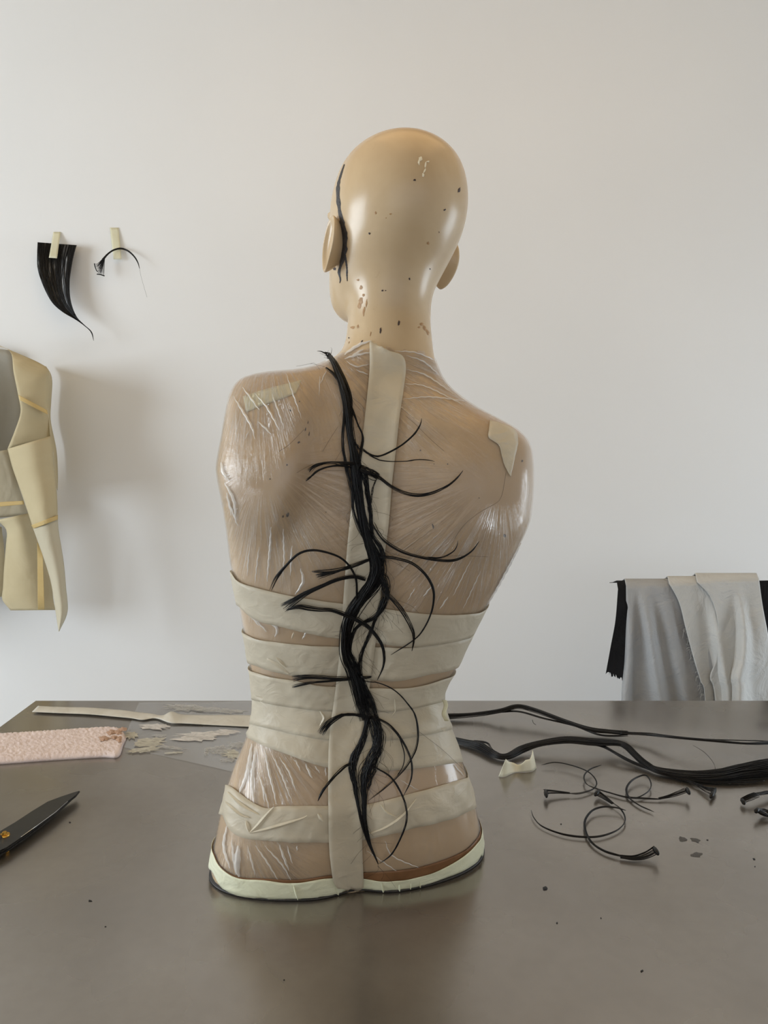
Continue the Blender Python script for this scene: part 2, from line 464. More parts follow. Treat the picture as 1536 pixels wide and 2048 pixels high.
# ears: shallow cups standing off the head, closed behind
def ear(side, m):
    n = 30; vs, Fc = [], []
    rings = [(0.40, 0.066, 0.0), (0.62, 0.076, 0.0), (0.86, 0.0865, 0.0), (1.0, 0.0935, 0.0), (0.985, 0.0965, 0.0), (0.86, 0.0955, 0.0), (0.70, 0.091, 0.0), (0.40, 0.087, 0.0), (0.08, 0.085, 0.0)]
    for r, x_, _ in rings:
        for k in range(n):
            a = 2*math.pi*k/n
            back = max(0, math.cos(a))
            u = 0.024*math.cos(a) if math.cos(a) > 0 else 0.014*math.cos(a)
            v = 0.036*math.sin(a) if math.sin(a) > 0 else 0.033*math.sin(a)
            if math.sin(a) < 0: u *= 1 - 0.25*abs(math.sin(a))          # the lobe is narrower
            tilt = 0.006*back*(r if r > 0.5 else 0)
            vs.append((side*(x_ + tilt - (0.007 if side < 0 else 0)*min(1, r*1.2)), 0.016 - u*r - 0.16*v*r, v*r - (0.008 if side < 0 else 0)))
    R = len(rings)
    for j in range(R-1):
        for k in range(n):
            k2 = (k+1) % n; Fc.append((j*n+k, j*n+k2, (j+1)*n+k2, (j+1)*n+k) if side > 0 else (j*n+k2, j*n+k, (j+1)*n+k, (j+1)*n+k2))
    Fc.append(tuple((R-1)*n+k for k in range(n)))
    E = HM @ Matrix.Translation((0, 0, -0.026))
    o = pyd('ear', [E @ Vector(p) for p in vs], Fc, m, None, True)
    bm = bmesh.new(); bm.from_mesh(o.data); bmesh.ops.recalc_face_normals(bm, faces=bm.faces); bm.to_mesh(o.data); bm.free()
    s_ = o.modifiers.new('sub', 'SUBSURF'); s_.levels = 1; s_.render_levels = 1
    return adopt(o, mann)
ear(-1, M_SKIN); ear(1, M_SKIN)

# ================================================================ film, tape and marks on the mannequin
def sub(o, part):
    """make o a piece of a part of the mannequin, staying where it is"""
    o.parent = part; o.matrix_parent_inverse = Matrix.Identity(4)
def xz(px, py): p = atY(px, py, 0.915); return np.array((p.x, p.z))
MPP = 0.915/FPX
# fans of folds in the film: (centre the folds run from, middle of the patch, radius of the patch, all in photo scale)
FANS = [((505,640),(525,810),95), ((1000,945),(850,1090),150), ((535,920),(590,1050),140),
        ((487,1430),(550,1550),120), ((476,1610),(510,1715),115), ((600,640),(820,770),160)]
def mat_film(name, milky, streak, tint, gl_rough, fans=True):
    t = NT(name)
    tot = None
    if fans:
        for k in range(len(FANS)):
            at = t.n('Attribute'); at.attribute_name = 'fan%d' % k
            sp = t.n('SeparateXYZ'); t.l(at.outputs['Vector'], sp.inputs[0])
            cb = t.n('CombineXYZ')
            t.l(t.math('MULTIPLY', sp.outputs[0], 34.0), cb.inputs[0]); t.l(t.math('MULTIPLY', sp.outputs[1], 14.0), cb.inputs[1]); cb.inputs[2].default_value = 3.7*k
            f = t.noise(1.0, 4, 0.62, cb.outputs[0], 0.25)
            f = t.math('MULTIPLY', t.ramp(f, [(0.46, (0,0,0)), (0.74, (1,1,1))]), sp.outputs[2])
            tot = f if tot is None else t.math('ADD', tot, f)
    gen = t.noise(26, 5, 0.6, t.coord((1.0, 1.0, 0.35)), 1.4)
    g = t.math('MULTIPLY', t.ramp(gen, [(0.55, (0,0,0)), (0.80, (1,1,1))]), 0.35)
    tot = g if tot is None else t.math('ADD', tot, g)
    nb = t.bump(tot, 0.9, 0.004)
    fac = t.math('MINIMUM', t.math('ADD', t.math('MULTIPLY', tot, streak), milky), 0.85)
    tr = t.n('BsdfTransparent'); tr.inputs[0].default_value = tint
    df = t.n('BsdfDiffuse'); df.inputs[0].default_value = (0.86, 0.85, 0.83, 1); t.l(nb, df.inputs['Normal'])
    m1 = t.n('MixShader'); t.l(fac, m1.inputs[0]); t.l(tr.outputs[0], m1.inputs[1]); t.l(df.outputs[0], m1.inputs[2])
    gl = t.n('BsdfGlossy'); gl.inputs['Roughness'].default_value = gl_rough; t.l(nb, gl.inputs['Normal']); gl.inputs[0].default_value = (1, 1, 1, 1)
    fr = t.n('Fresnel'); fr.inputs['IOR'].default_value = 1.42; t.l(nb, fr.inputs['Normal'])
    m2 = t.n('MixShader'); t.l(t.math('MINIMUM', fr.outputs[0], 0.5), m2.inputs[0]); t.l(m1.outputs[0], m2.inputs[1]); t.l(gl.outputs[0], m2.inputs[2])
    t.surf(m2.outputs[0]); return t.m
M_FILM = mat_film('cling_film', 0.08, 0.26, (0.955, 0.925, 0.90, 1), 0.16)
M_FOLD = mat_film('cling_film_fold', 0.52, 0.3, (0.95, 0.93, 0.91, 1), 0.14, False)

body_me.calc_loop_triangles()
no2 = np.empty(N*3); body_me.vertices.foreach_get('normal', no2); no2 = no2.reshape(-1, 3)
ztop = np.interp(co[:, 0], [xz(p, 700)[0] for p in (660, 690, 720, 745, 775, 800, 840, 880)], [xz(700, p)[1] for p in (706, 690, 684, 680, 690, 686, 690, 706)])
ztop += 0.0025*np.sin(co[:, 0]*310) + 0.002*np.sin(co[:, 0]*127+1)
keep = (co[:, 2] < ztop) & (co[:, 2] > TZ + 0.010)
polys = [tuple(p.vertices) for p in body_me.polygons]
polys = [p for p in polys if all(keep[i] for i in p)]
used = sorted({i for p in polys for i in p}); remap = {v: i for i, v in enumerate(used)}
u = np.array(used)
fc = co[u]; fn = no2[u]
fan_data = []; wr = np.zeros(len(u))
front = (fn[:, 1] < 0.25).astype(float)
for k, (c, m, r) in enumerate(FANS):
    c3, m3 = xz(*c), xz(*m)
    d = fc[:, [0, 2]] - c3; ang = np.arctan2(d[:, 0], -d[:, 1]); dist = np.hypot(d[:, 0], d[:, 1])
    e = fc[:, [0, 2]] - m3; wgt = np.exp(-((np.hypot(e[:, 0], e[:, 1]))/(r*MPP))**2)*front*np.clip((dist/MPP-55)/75, 0, 1)
    fan_data.append(np.stack([ang, dist, wgt], 1))
    wr += wgt*(np.sin(ang*47+2.1*k) + np.sin(ang*83+k + 9*dist))*0.5
off = 0.0012 + 0.0007*np.maximum(wr, 0) + 0.0006*(np.sin(fc[:, 0]*90+fc[:, 2]*60)+1)*0.5
fv = fc + fn*off[:, None]
film = adopt(pyd('clear_film', fv.tolist(), [tuple(remap[i] for i in p) for p in polys], M_FILM, None, True), mann)
film['label'] = 'clear crinkled cling film stretched over the torso'
for k, a in enumerate(fan_data):
    at = film.data.attributes.new('fan%d' % k, 'FLOAT_VECTOR', 'POINT'); at.data.foreach_set('vector', a.astype(np.float32).ravel())

# standing folds of the film
FOLDS = [([(470,795),(482,815),(499,843),(508,862),(511,879)],5),([(487,777),(505,800),(520,822)],4),([(512,790),(532,812),(548,838),(560,862)],4),([(545,790),(560,830),(569,858)],3.5),
 ([(518,845),(530,855),(543,869)],4),([(573,750),(590,800),(602,838)],2.5),([(474,820),(475,892)],2),([(500,862),(492,880)],2),([(640,755),(638,790)],2),([(655,740),(640,770)],2),
 ([(543,1052),(541,1100),(536,1162)],5),([(566,1056),(570,1110),(567,1152)],4),([(602,1136),(607,1162),(592,1188)],6),([(500,1100),(497,1150)],3),([(520,1092),(512,1165)],3),([(585,1090),(582,1150)],4),
 ([(540,1243),(556,1256),(552,1272)],6),([(614,1262),(606,1277)],4),([(500,1225),(520,1250)],4),([(515,1240),(535,1262)],3),
 ([(532,1500),(540,1545),(550,1585),(553,1608)],6),([(545,1508),(565,1550),(586,1606)],4),([(518,1545),(533,1590),(541,1622)],4),([(506,1488),(497,1545),(480,1588)],9),([(514,1498),(506,1560),(510,1606)],8),
 ([(527,1568),(531,1604)],4),([(560,1515),(580,1545),(592,1582)],4),([(612,1528),(624,1556)],5),([(630,1532),(640,1546)],3),([(650,1535),(652,1552)],3),([(592,1520),(602,1542)],3),
 ([(479,1690),(476,1735),(480,1752)],13),([(457,1650),(450,1692),(462,1735)],6),([(466,1680),(470,1720),(474,1748)],5),([(497,1690),(512,1748)],4),([(512,1690),(535,1722),(556,1757)],3.5),([(530,1690),(565,1728),(582,1758)],3.5),
 ([(560,1688),(568,1712),(578,1738)],5),([(575,1690),(585,1725)],3),([(594,1690),(595,1700)],3),
 ([(446,925),(449,945),(462,962)],7),([(452,965),(470,1000),(474,1040)],6),([(456,985),(466,1030)],4),([(459,1000),(478,1050)],3),([(463,1150),(470,1180)],4),
 ([(744,683),(722,690),(700,704),(690,712)],6),([(742,706),(715,712),(690,720)],4),([(738,730),(712,735),(694,725)],3),([(735,750),(712,742)],3),([(728,700),(706,713)],4),
 ([(812,712),(845,724),(876,752)],3),([(812,740),(850,752),(905,790)],3),([(808,770),(850,775),(925,812)],2.5),([(806,800),(860,796),(930,805)],2.5),([(790,703),(830,706),(868,722)],3),
 ([(895,1192),(879,1216)],3),([(862,1172),(846,1192)],3),([(830,1175),(815,1200)],2),([(940,1120),(905,1190)],2),([(960,1140),(925,1215)],2),
 ([(1040,1085),(1000,1160),(975,1205)],4),([(770,1680),(785,1710),(840,1735)],2.5),([(735,1700),(800,1745)],2),([(905,1530),(925,1552)],3),([(800,1560),(835,1580)],2)]
fvs, ffs = [], []
for pts, wpx in FOLDS:
    n = max(8, int(sum(math.dist(pts[i], pts[i+1]) for i in range(len(pts)-1))/4))
    C = interp(pts, n); T = np.gradient(C, axis=0); T /= np.linalg.norm(T, axis=1)[:, None]
    b0 = len(fvs)
    for i in range(n):
        t = i/(n-1); ww = wpx*0.5*math.sin(math.pi*min(max(t, 0.04), 0.96))**0.6
        nx, ny = -T[i, 1], T[i, 0]
        jig = 0.6*math.sin(i*1.7 + wpx)
        for s, h in ((-1, 0.0012), (-0.25, 0.0012+0.0006*ww**0.8), (0.35, 0.0013+0.0005*ww**0.8), (1, 0.0012)):
            p, _ = hit(C[i, 0] + nx*ww*s + jig*nx, C[i, 1] + ny*ww*s + jig*ny, h + 0.0008)
            fvs.append(p)
    for i in range(n-1):
        for k in range(3):
            a = b0 + i*4 + k; ffs.append((a, a+1, a+5, a+4))
fo = adopt(pyd('film_folds', fvs, ffs, M_FOLD, None, True), mann); fo['kind'] = 'stuff'
fo['label'] = 'sharp shiny folds standing up in the film'

# ---- bands of masking tape round the waist and hips
def axis_at(z):
    xl = np.interp(z, EL[:, 0], EL[:, 1]); xr = np.interp(z, ER[:, 0], ER[:, 1])
    return (xl+xr)/2, tab(z, YC)
def edge_curve(pts):
    """photo-space edge -> height as a function of the angle round the body (visible half), then closed round the far side"""
    C = interp(pts, 60); A = []
    for px, py in C[:, :2]:
        p, _ = hit(px, py); xc, yc = axis_at(p.z)
        A.append((math.atan2(p.y-yc, p.x-xc), p.z))
    A = [a for a in A if a[0] < 0.35 or a[0] > 2.8]
    A = sorted((a - 2*math.pi if a > 2.8 else a, z) for a, z in A)
    a = np.array(A)
    th = np.concatenate([a[:, 0], [a[0, 0] + 2*math.pi]]); zz = np.concatenate([a[:, 1], [a[0, 1]]])
    k = np.ones(5)/5
    return th, zz
def ring_band(name, top, bot, off, m, crink=0.0006, nu=240, nv=8, label=None):
    tt_, tz = edge_curve(top); bt_, bz = edge_curve(bot)
    vs, fs = [], []
    ph = np.random.uniform(0, 6, 4)
    for i in range(nu):
        th = -math.pi + 2*math.pi*i/nu
        f = lambda T, Z: np.interp(th if th >= T[0] else th + 2*math.pi, T, Z)
        zt, zb = f(tt_, tz), f(bt_, bz)
        for j in range(nv):
            z = zb + (zt-zb)*j/(nv-1)
            xc, yc = axis_at(z); d = Vector((math.cos(th), math.sin(th), 0))
            p, n, _, _ = BVH.ray_cast(Vector((xc, yc, z)) + d*0.6, -d)
            if p is None: p = Vector((xc, yc, z)) + d*0.1; n = d
            v = j/(nv-1)
            cr = crink*(math.sin(th*13.3 + 4*v + ph[0] + 2*math.sin(th*3+ph[2]))*math.sin(th*5 + ph[1] + 3*v) + 0.25*math.sin(th*29 + ph[2] - 9*v + 3*math.sin(th*6)))
            lift = 0.0006*((j == 0) + (j == nv-1))*math.sin(th*13+ph[3])
            q = p + n*(off + max(cr, -0.0009) + max(lift, 0)); q.z = max(q.z, TZ+0.0022); vs.append(q)
    for i in range(nu):
        i2 = (i+1) % nu
        for j in range(nv-1):
            fs.append((i*nv+j, i2*nv+j, i2*nv+j+1, i*nv+j+1))
    o = adopt(pyd(name, vs, fs, m, None, True), mann)
    solid(o, 0.0004, 0)
    if label: o['label'] = label
    return o
ring_band('waist_tape', [(505,1424),(540,1432),(600,1452),(654,1465),(751,1470),(830,1465),(905,1452)], [(498,1476),(530,1492),(576,1509),(654,1535),(751,1541),(830,1537),(931,1523)], 0.0026, M_TAPE)
ring_band('waist_tape', [(506,1388),(560,1398),(640,1408),(720,1412),(800,1408),(884,1396)], [(503,1448),(560,1462),(640,1478),(720,1482),(800,1478),(900,1460)], 0.0033, M_TAPE)
ring_band('waist_tape', [(500,1338),(537,1350),(595,1360),(650,1370),(751,1374),(830,1371),(900,1350)], [(506,1398),(560,1410),(640,1420),(720,1424),(800,1420),(886,1402)], 0.0040, M_TAPE)
ring_band('waist_tape', [(486,1262),(517,1276),(595,1287),(673,1291),(750,1292),(830,1292),(935,1274)], [(497,1324),(556,1343),(634,1358),(680,1362),(744,1359),(790,1360),(850,1349),(908,1335)], 0.0034, M_TAPE)
ring_band('chest_tape', [(468,1143),(486,1163),(556,1184),(634,1198),(685,1205),(767,1215),(830,1223),(900,1227),(956,1222)], [(478,1206),(517,1238),(568,1252),(634,1268),(673,1274),(748,1283),(791,1289),(830,1291),(888,1284),(936,1272)], 0.0040, M_TAPE, 0.0003)
ring_band('hip_tape', [(453,1568),(470,1576),(500,1600),(534,1616),(565,1612),(654,1611),(728,1609),(830,1584),(929,1556),(946,1550)], [(443,1622),(478,1670),(556,1681),(654,1683),(728,1677),(830,1654),(908,1634),(956,1610)], 0.0030, M_TAPE, 0.0012)
ring_band('brown_tape', [(429,1699),(443,1731),(478,1752),(529,1755),(600,1757),(658,1749),(730,1743),(800,1738),(850,1729),(900,1713),(935,1694),(961,1664)], [(429,1712),(443,1745),(478,1768),(529,1775),(600,1776),(658,1770),(730,1768),(800,1772),(850,1762),(900,1742),(935,1715),(961,1690)], 0.0022, M_BROWN, 0.0002)
ring_band('base_tape', [(429,1699),(443,1732),(478,1753),(529,1757),(580,1763),(650,1754),(710,1752),(771,1759),(830,1752),(888,1732),(935,1701),(962,1670)], [(429,1741),(446,1772),(480,1792),(530,1799),(600,1797),(650,1791),(706,1785),(760,1791),(800,1794),(850,1789),(900,1771),(940,1737),(962,1700)], 0.0034, M_TAPE2, 0.0004, label='pale greenish tape round the bottom edge')

# dark rim of the base board
vs, fs = [], []
for i in range(200):
    th = 2*math.pi*i/200
    xc, yc = axis_at(TZ+0.006); d = Vector((math.cos(th), math.sin(th), 0))
    p, n, _, _ = BVH.ray_cast(Vector((xc, yc, TZ+0.009)) + d*0.6, -d)
    for r_, z_ in ((-0.02, 0.0006), (0.0026, 0.0006), (0.0034, 0.0016), (0.0030, 0.0030), (-0.02, 0.0030)):
        q = p + d*r_; vs.append((q.x, q.y, TZ+z_))
for i in range(200):
    i2 = (i+1) % 200
    for k in range(4): fs.append((i*5+k, i2*5+k, i2*5+k+1, i*5+k+1))
M_RIM = mat_simple('dark_rim', lin(36,35,36), lin(52,50,50), 120, 0.5)
adopt(pyd('base_rim', vs, fs, M_RIM, None, True), mann)

def strip(name, Lp, Rp, off, m, nu=90, nv=9, crink=0.0005, parent=mann, torn=0.0, label=None):
    A, B = interp(Lp, nu), interp(Rp, nu); vs, fs = [], []
    ph = np.random.uniform(0, 6, 3)
    for i in range(nu):
        for j in range(nv):
            v = j/(nv-1); q = A[i]*(1-v) + B[i]*v
            if torn and i in (0, nu-1): q = q + np.array([0, random.uniform(-torn, torn)])
            t = i/(nu-1)
            c = crink*(math.sin(t*31+4*v+ph[0])*math.sin(t*12+ph[1]-5*v) + 0.5*math.sin(t*70+ph[2]+7*v))
            p, n = hit(q[0], q[1], off + max(c, -0.0008)); vs.append(p)
    for i in range(nu-1):
        for j in range(nv-1):
            a = i*nv+j; fs.append((a, a+1, a+nv+1, a+nv))
    o = adopt(pyd(name, vs, fs, m, None, True), mann); solid(o, 0.0004, 0)
    if label: o['label'] = label
    return o
strip('spine_tape', [(742,686),(736,760),(724,870),(706,980),(696,1060),(690,1130),(679,1290),(668,1390),(660,1450),(656,1510),(655,1600),(656,1690),(662,1752),(672,1772)],
      [(772,702),(809,726),(799,850),(787,960),(779,1050),(771,1110),(757,1250),(745,1340),(737,1400),(730,1460),(727,1510),(727,1600),(726,1690),(728,1750),(727,1785)], 0.0052, M_TAPE, 140, 9, 0.0007, torn=2.0, label='vertical strip of masking tape down the spine')
strip('shoulder_tape', [(487,794),(520,783),(560,772),(603,761)], [(494,825),(525,812),(560,800),(592,787)], 0.0010, M_TAPEY, 24, 6, 0.0002, torn=0)
strip('shoulder_tape', [(978,843),(976,862),(975,876),(985,884),(996,893),(1002,915),(1007,932),(1014,946),(1018,953)],
      [(1010,853),(1026,862),(1032,872),(1033,884),(1032,895),(1028,912),(1024,930),(1021,944),(1019,954)], 0.0026, M_TAPE, 40, 8, 0.0003)
# fold lines and flaps in the tape
def ridge(name, pts, wpx, h, off, m):
    n = 26; C = interp(pts, n); T = np.gradient(C, axis=0); T /= np.linalg.norm(T, axis=1)[:, None]
    vs, fs = [], []
    for i in range(n):
        t = i/(n-1); ww = wpx*0.5*(0.3+0.7*math.sin(math.pi*t)); nx, ny = -T[i, 1], T[i, 0]
        for s, hh in ((-1, 0), (0, h), (1, 0)):
            p, _ = hit(C[i, 0]+nx*ww*s, C[i, 1]+ny*ww*s, off+hh*(0.3+0.7*math.sin(math.pi*t))); vs.append(p)
    for i in range(n-1):
        for k in range(2):
            a = i*3+k; fs.append((a, a+1, a+4, a+3))
    return adopt(pyd(name, vs, fs, m, None, False), mann)
for pts, wd in (([(503,1664),(520,1648),(550,1614)],9),([(503,1664),(540,1655),(600,1637),(615,1630)],8),([(496,1640),(503,1664)],8),([(460,1585),(490,1612),(520,1628)],7),
                ([(456,1604),(485,1628),(502,1634)],6),([(728,1668),(770,1652),(805,1627),(830,1597)],5),([(760,1606),(773,1622),(790,1631)],4),([(635,1626),(645,1640)],8),
                ([(538,1315),(560,1330),(580,1345)],10),([(556,1312),(575,1332)],6),([(590,1262),(586,1275)],4),([(640,1420),(648,1436),(640,1452)],7),([(705,1470),(712,1500)],7),
                ([(788,1395),(789,1420),(782,1432)],4),([(588,1766),(596,1794)],5),([(763,1760),(771,1792)],5),([(797,1764),(798,1782)],4),([(668,1774),(676,1786)],5),([(820,1762),(818,1775)],3),([(838,1758),(838,1775)],3)):
    r_ = ridge('tape_crease', pts, wd, 0.0022, 0.0042 if pts[0][1] < 1700 else 0.0038, M_TAPE2 if pts[0][1] > 1700 else M_TAPE)
    host = 'base_tape' if pts[0][1] > 1700 else 'hip_tape' if pts[0][1] > 1560 else 'waist_tape'
    sub(r_, bpy.data.objects[host])
# loose yellowed tape end at the waist
vs, fs = [], []
for i in range(10):
    t = i/9
    for j in range(5):
        s = j/4; px = 884 + 8*s + 3*math.sin(t*7) + 4*t; py = 1400 + 42*t
        p = atY(px, py, 0.955 - 0.012*s); vs.append(p)
for i in range(9):
    for j in range(4):
        a = i*5+j; fs.append((a, a+1, a+6, a+5))
o = adopt(pyd('loose_tape_end', vs, fs, M_TAPEY, None, True), mann); solid(o, 0.0005)

# ---- chips, stains, specks and the filled crack of the old paint
M_CHIP = mat_simple('dark_chip', lin(48,36,34), lin(70,52,46), 300, 0.6)
M_STAIN = mat_simple('brown_stain', lin(150,112,70), lin(176,138,92), 200, 0.5)
M_GLUE = mat_simple('white_glue', lin(232,222,196), lin(240,232,210), 200, 0.4)
M_CRACK = mat_simple('crack_filler', lin(34,32,34), lin(62,60,62), 160, 0.45, 0.6, 0.002)
def chip(name, px, py, rx, ry, rot, m, off=0.0003, n=11, jag=0.35):
    vs = [hit(px, py, off+0.0003)[0]]
    for k in range(n):
        a = 2*math.pi*k/n; r = 1 + random.uniform(-jag, jag)
        x_, y_ = rx*r*math.cos(a), ry*r*math.sin(a); c, s = math.cos(rot), math.sin(rot)
        vs.append(hit(px + x_*c - y_*s, py + x_*s + y_*c, off)[0])
    o = adopt(pyd(name, vs, [(0, 1+(k+1) % n, 1+k) for k in range(n)], m), mann)
    return o
for (px, py, rx, ry, rot) in ((829,360,3,2,0),(889,420,3,1.6,-0.7),(739,467,2,2,0),(819,558,1.8,2.4,0),(765,581,1.8,1.8,0),(771,581,1.3,1.2,0),(860,538,1.3,1.3,0),(878,464,1,1.4,0),(798,646,2.2,5,0.1),(761,660,1.8,7,0.15),
        (698,676,1.8,1.5,0),(724,683,1.5,4,0.5),(597,885,2.6,2,0),(575,1030,2.6,5,0.1),(566,1032,1.6,3,0.4),(611,858,1,4,0.2),(618,868,1,4,0.15),(616,845,0.9,3,0.1),(581,821,2.6,1.5,0.3),(599,803,1.2,1.5,0),(574,930,1.5,2,0),(540,958,1.5,1.2,0),
        (1044,922,1.8,2.5,0),(1009,1071,2.6,3,-0.2),(866,1052,1.6,4.5,-0.2),(841,901,1.5,2,0.3),(958,996,1,1,0),(868,928,1,1.4,0),(895,928,1.6,1.3,0),(918,380,2,6,0.2),(669,537,4,3,0.3),(652,1024,1,1,0)):
    chip('paint_chip', px, py, rx, ry, rot, M_CHIP)
for (px, py, rx, ry, rot) in ((751,426,2.4,3,0),(781,428,2.4,1.5,0),(856,486,3,3,0),(675,523,3,3,0),(722,600,4,7,0.1),(727,590,3,4,0.5),(719,611,3.5,6,0),(728,622,2,9,0.1),(733,605,1.5,9,0.1),(722,575,3,4,0.2),(716,560,3,2,0),
        (843,648,4,3,0.5),(849,656,3,6,-0.5),(855,664,3,5,-0.4),(838,655,2.5,2,0),(705,655,5,3,-0.3),(690,680,3,2,0),(741,668,1,5,0.2),(772,436,1,1,0),(716,653,2,4,0)):
    chip('stain', px, py, rx, ry, rot, M_STAIN, 0.0002)
for (px, py, rx, ry, rot) in ((841,318,4,5,0.3),(838,325,2,5,0.1),(851,330,1.6,7,0.1),(849,342,1.6,6,0.5),(846,350,2.5,3,0),(856,323,3,1.5,0)):
    chip('glue_drip', px, py, rx, ry, rot, M_GLUE, 0.0004)
def crack(pts):
    n = 46; C = interp(pts, n); vs, fs = [], []
    for i in range(n):
        ww = max(C[i, 2]*0.5*(1+random.uniform(-0.25, 0.25)), 0.4)
        for s, h in ((-1, 0.0002), (-0.4, 0.0009), (0.4, 0.0007), (1, 0.0002)):
            vs.append(hit(C[i, 0]+ww*s, C[i, 1], h)[0])
    for i in range(n-1):
        for k in range(3):
            a = i*4+k; fs.append((a, a+1, a+5, a+4))
    o = adopt(pyd('filled_crack', vs, fs, M_CRACK), mann); o['label'] = 'black jagged filled crack behind the ear'
crack([(689,329,1.5),(683,346,4),(677,368,6),(676,390,8),(678,412,8),(680,426,7),(684,442,10),(687,460,12),(688,478,13),(688,496,13),(686,510,12),(685,520,9),(681,533,6),(678,545,5),(681,558,4),(680,566,1)])
crack([(689,508,5),(692,522,4),(694,538,3),(694,550,3),(695,562,1)])

for o in list(mann.children):
    n_ = o.name.split('.')[0]
    if n_ in ('paint_chip', 'stain', 'glue_drip', 'filled_crack'): sub(o, body)
    elif n_ == 'film_folds': sub(o, film)

# ================================================================ the black hair spine hung on the back
spine = thing('hair_spine', 'long black braided hair root with curled side strands down the mannequin back', 'hair piece', (hit(657,710)[0]))
def bundle(path, n, base, fat=1.0, rad=0.00042, tip=0.25, wander=0.5, twist=1.0, npt=None, flat=0.6):
    """path rows (px, py, width px): fibres laid on the body surface"""
    L = sum(math.dist(path[i][:2], path[i+1][:2]) for i in range(len(path)-1))
    m = npt or max(14, int(L/6)); C = interp(path, m)
    T = np.gradient(C[:, :2], axis=0); T /= (np.linalg.norm(T, axis=1)[:, None]+1e-9)
    out = []
    t = np.linspace(0, 1, m)
    for k in range(n):
        u0 = random.uniform(-1, 1); ph = random.uniform(0, 6.28); rr = random.random()
        u_ = np.clip(0.55*u0 + 0.55*np.sin(ph + twist*6.28*t*random.uniform(0.6, 1.4)) + smooth_noise(m, 0.18*wander, 8), -1.25, 1.25)*(1.45 if random.random() < 0.14 else 1.0)
        dep = np.sqrt(np.maximum(1-(np.clip(u_, -1, 1))**2, 0))*rr
        P = []
        for i in range(m):
            w_ = C[i, 2]*0.5
            px = C[i, 0] - T[i, 1]*u_[i]*w_; py = C[i, 1] + T[i, 0]*u_[i]*w_
            b_ = base if not callable(base) else base(t[i])
            P.append(hit(px, py, b_ + dep[i]*w_*MPP*1.7*flat)[0])
        R = rad*random.uniform(0.7, 1.3)*np.minimum(1, np.minimum((1-t)/0.12 + tip, t/0.05 + 0.4))
        out.append((P, R*fat))
    return out
B0 = 0.0062
TR = [
 ('trunk', [(657,708,7),(672,738,11),(685,770,15),(693,800,18),(695,830,15),(698,870,12),(704,910,14),(708,940,22),(712,975,20),(717,1010,17),(726,1050,17),(738,1082,20),(749,1108,24),(756,1135,28),(748,1163,28),(727,1188,24),(706,1215,24),(693,1245,22),(688,1280,19),(692,1308,22),(705,1335,25),(717,1365,28),(727,1400,28),(738,1438,30)], 90, 0.0006),
 ('trunk_strand', [(652,744,3),(668,756,6),(681,778,7),(688,820,6),(686,870,5),(686,905,5),(693,945,7),(702,985,6),(705,1020,4),(718,1056,5),(738,1090,6)], 12, 0.0005),
 ('trunk_strand', [(690,782,6),(700,815,6),(712,848,4),(722,872,4),(722,892,5),(716,925,6),(712,960,5)], 10, 0.0004),
 ('trunk_strand', [(693,850,5),(703,880,6),(716,898,6),(722,908,6)], 8, 0.0004),
 ('trunk_strand', [(718,935,14),(728,952,14),(735,990,8),(740,1020,7),(743,1050,8),(747,1070,7),(760,1090,8),(766,1108,9),(765,1130,12)], 18, 0.0005),
 ('trunk_strand', [(752,958,8),(744,985,5),(741,1015,4),(742,1045,4)], 6, 0.0003),
 ('trunk_strand', [(762,1138,18),(773,1165,15),(774,1190,12),(764,1215,9),(748,1232,7),(728,1240,6),(712,1252,6),(702,1272,6),(698,1300,8)], 24, 0.0005),
 ('trunk_strand', [(770,1190,6),(758,1222,7),(748,1248,6),(738,1272,6),(728,1295,6),(722,1315,8),(722,1345,9),(735,1375,7),(748,1405,7),(754,1440,8)], 18, 0.0004),
 ('trunk_strand', [(694,1296,10),(705,1312,9),(715,1332,8),(722,1352,10)], 10, 0.0004),
 ('lower_strand', [(738,1430,16),(731,1462,14),(722,1488,14),(710,1512,16),(705,1535,16),(708,1558,12),(714,1590,8),(722,1630,6),(737,1675,4),(758,1721,1)], 30, 0.0005),
 ('lower_strand', [(746,1430,20),(754,1462,22),(755,1495,22),(746,1520,24),(736,1545,22),(730,1570,14),(730,1600,9),(732,1640,7),(742,1680,4),(758,1721,1)], 46, 0.0005),
 ('lower_strand', [(752,1490,8),(753,1525,8),(745,1552,7),(737,1580,4)], 8, 0.0004),
]
for nm, path, n, r in TR:
    adopt(tube_obj(nm, bundle([(a_, b_, c_*(0.84 if nm == 'trunk' else 0.95)) for a_, b_, c_ in path], int(n*1.15), B0, rad=r*0.72, wander=1.3, twist=1.6), M_HAIR, None), spine)
# frayed knot at the shoulder
K = []
for k in range(16):
    x_, y_ = 657+random.uniform(-4, 5), 712+random.uniform(-4, 6)
    a = random.uniform(-2.9, -0.6); L_ = random.uniform(8, 26)
    q = [(x_, y_, 1), (x_+math.cos(a)*L_*0.5+random.uniform(-3, 3), y_+math.sin(a)*L_*0.5, 1), (x_+math.cos(a)*L_, y_+math.sin(a)*L_*0.8+random.uniform(-2, 6), 1)]
    c = interp(q, 8); p0 = hit(x_, y_, 0.004)[0]
    P = [atY(c[i, 0], c[i, 1], p0.y - 0.004) for i in range(8)]
    K.append((P, np.linspace(0.0006, 0.0001, 8)*(2.2 if k < 6 else 0.6)))
adopt(tube_obj('frayed_knot', K, M_HAIR), spine)

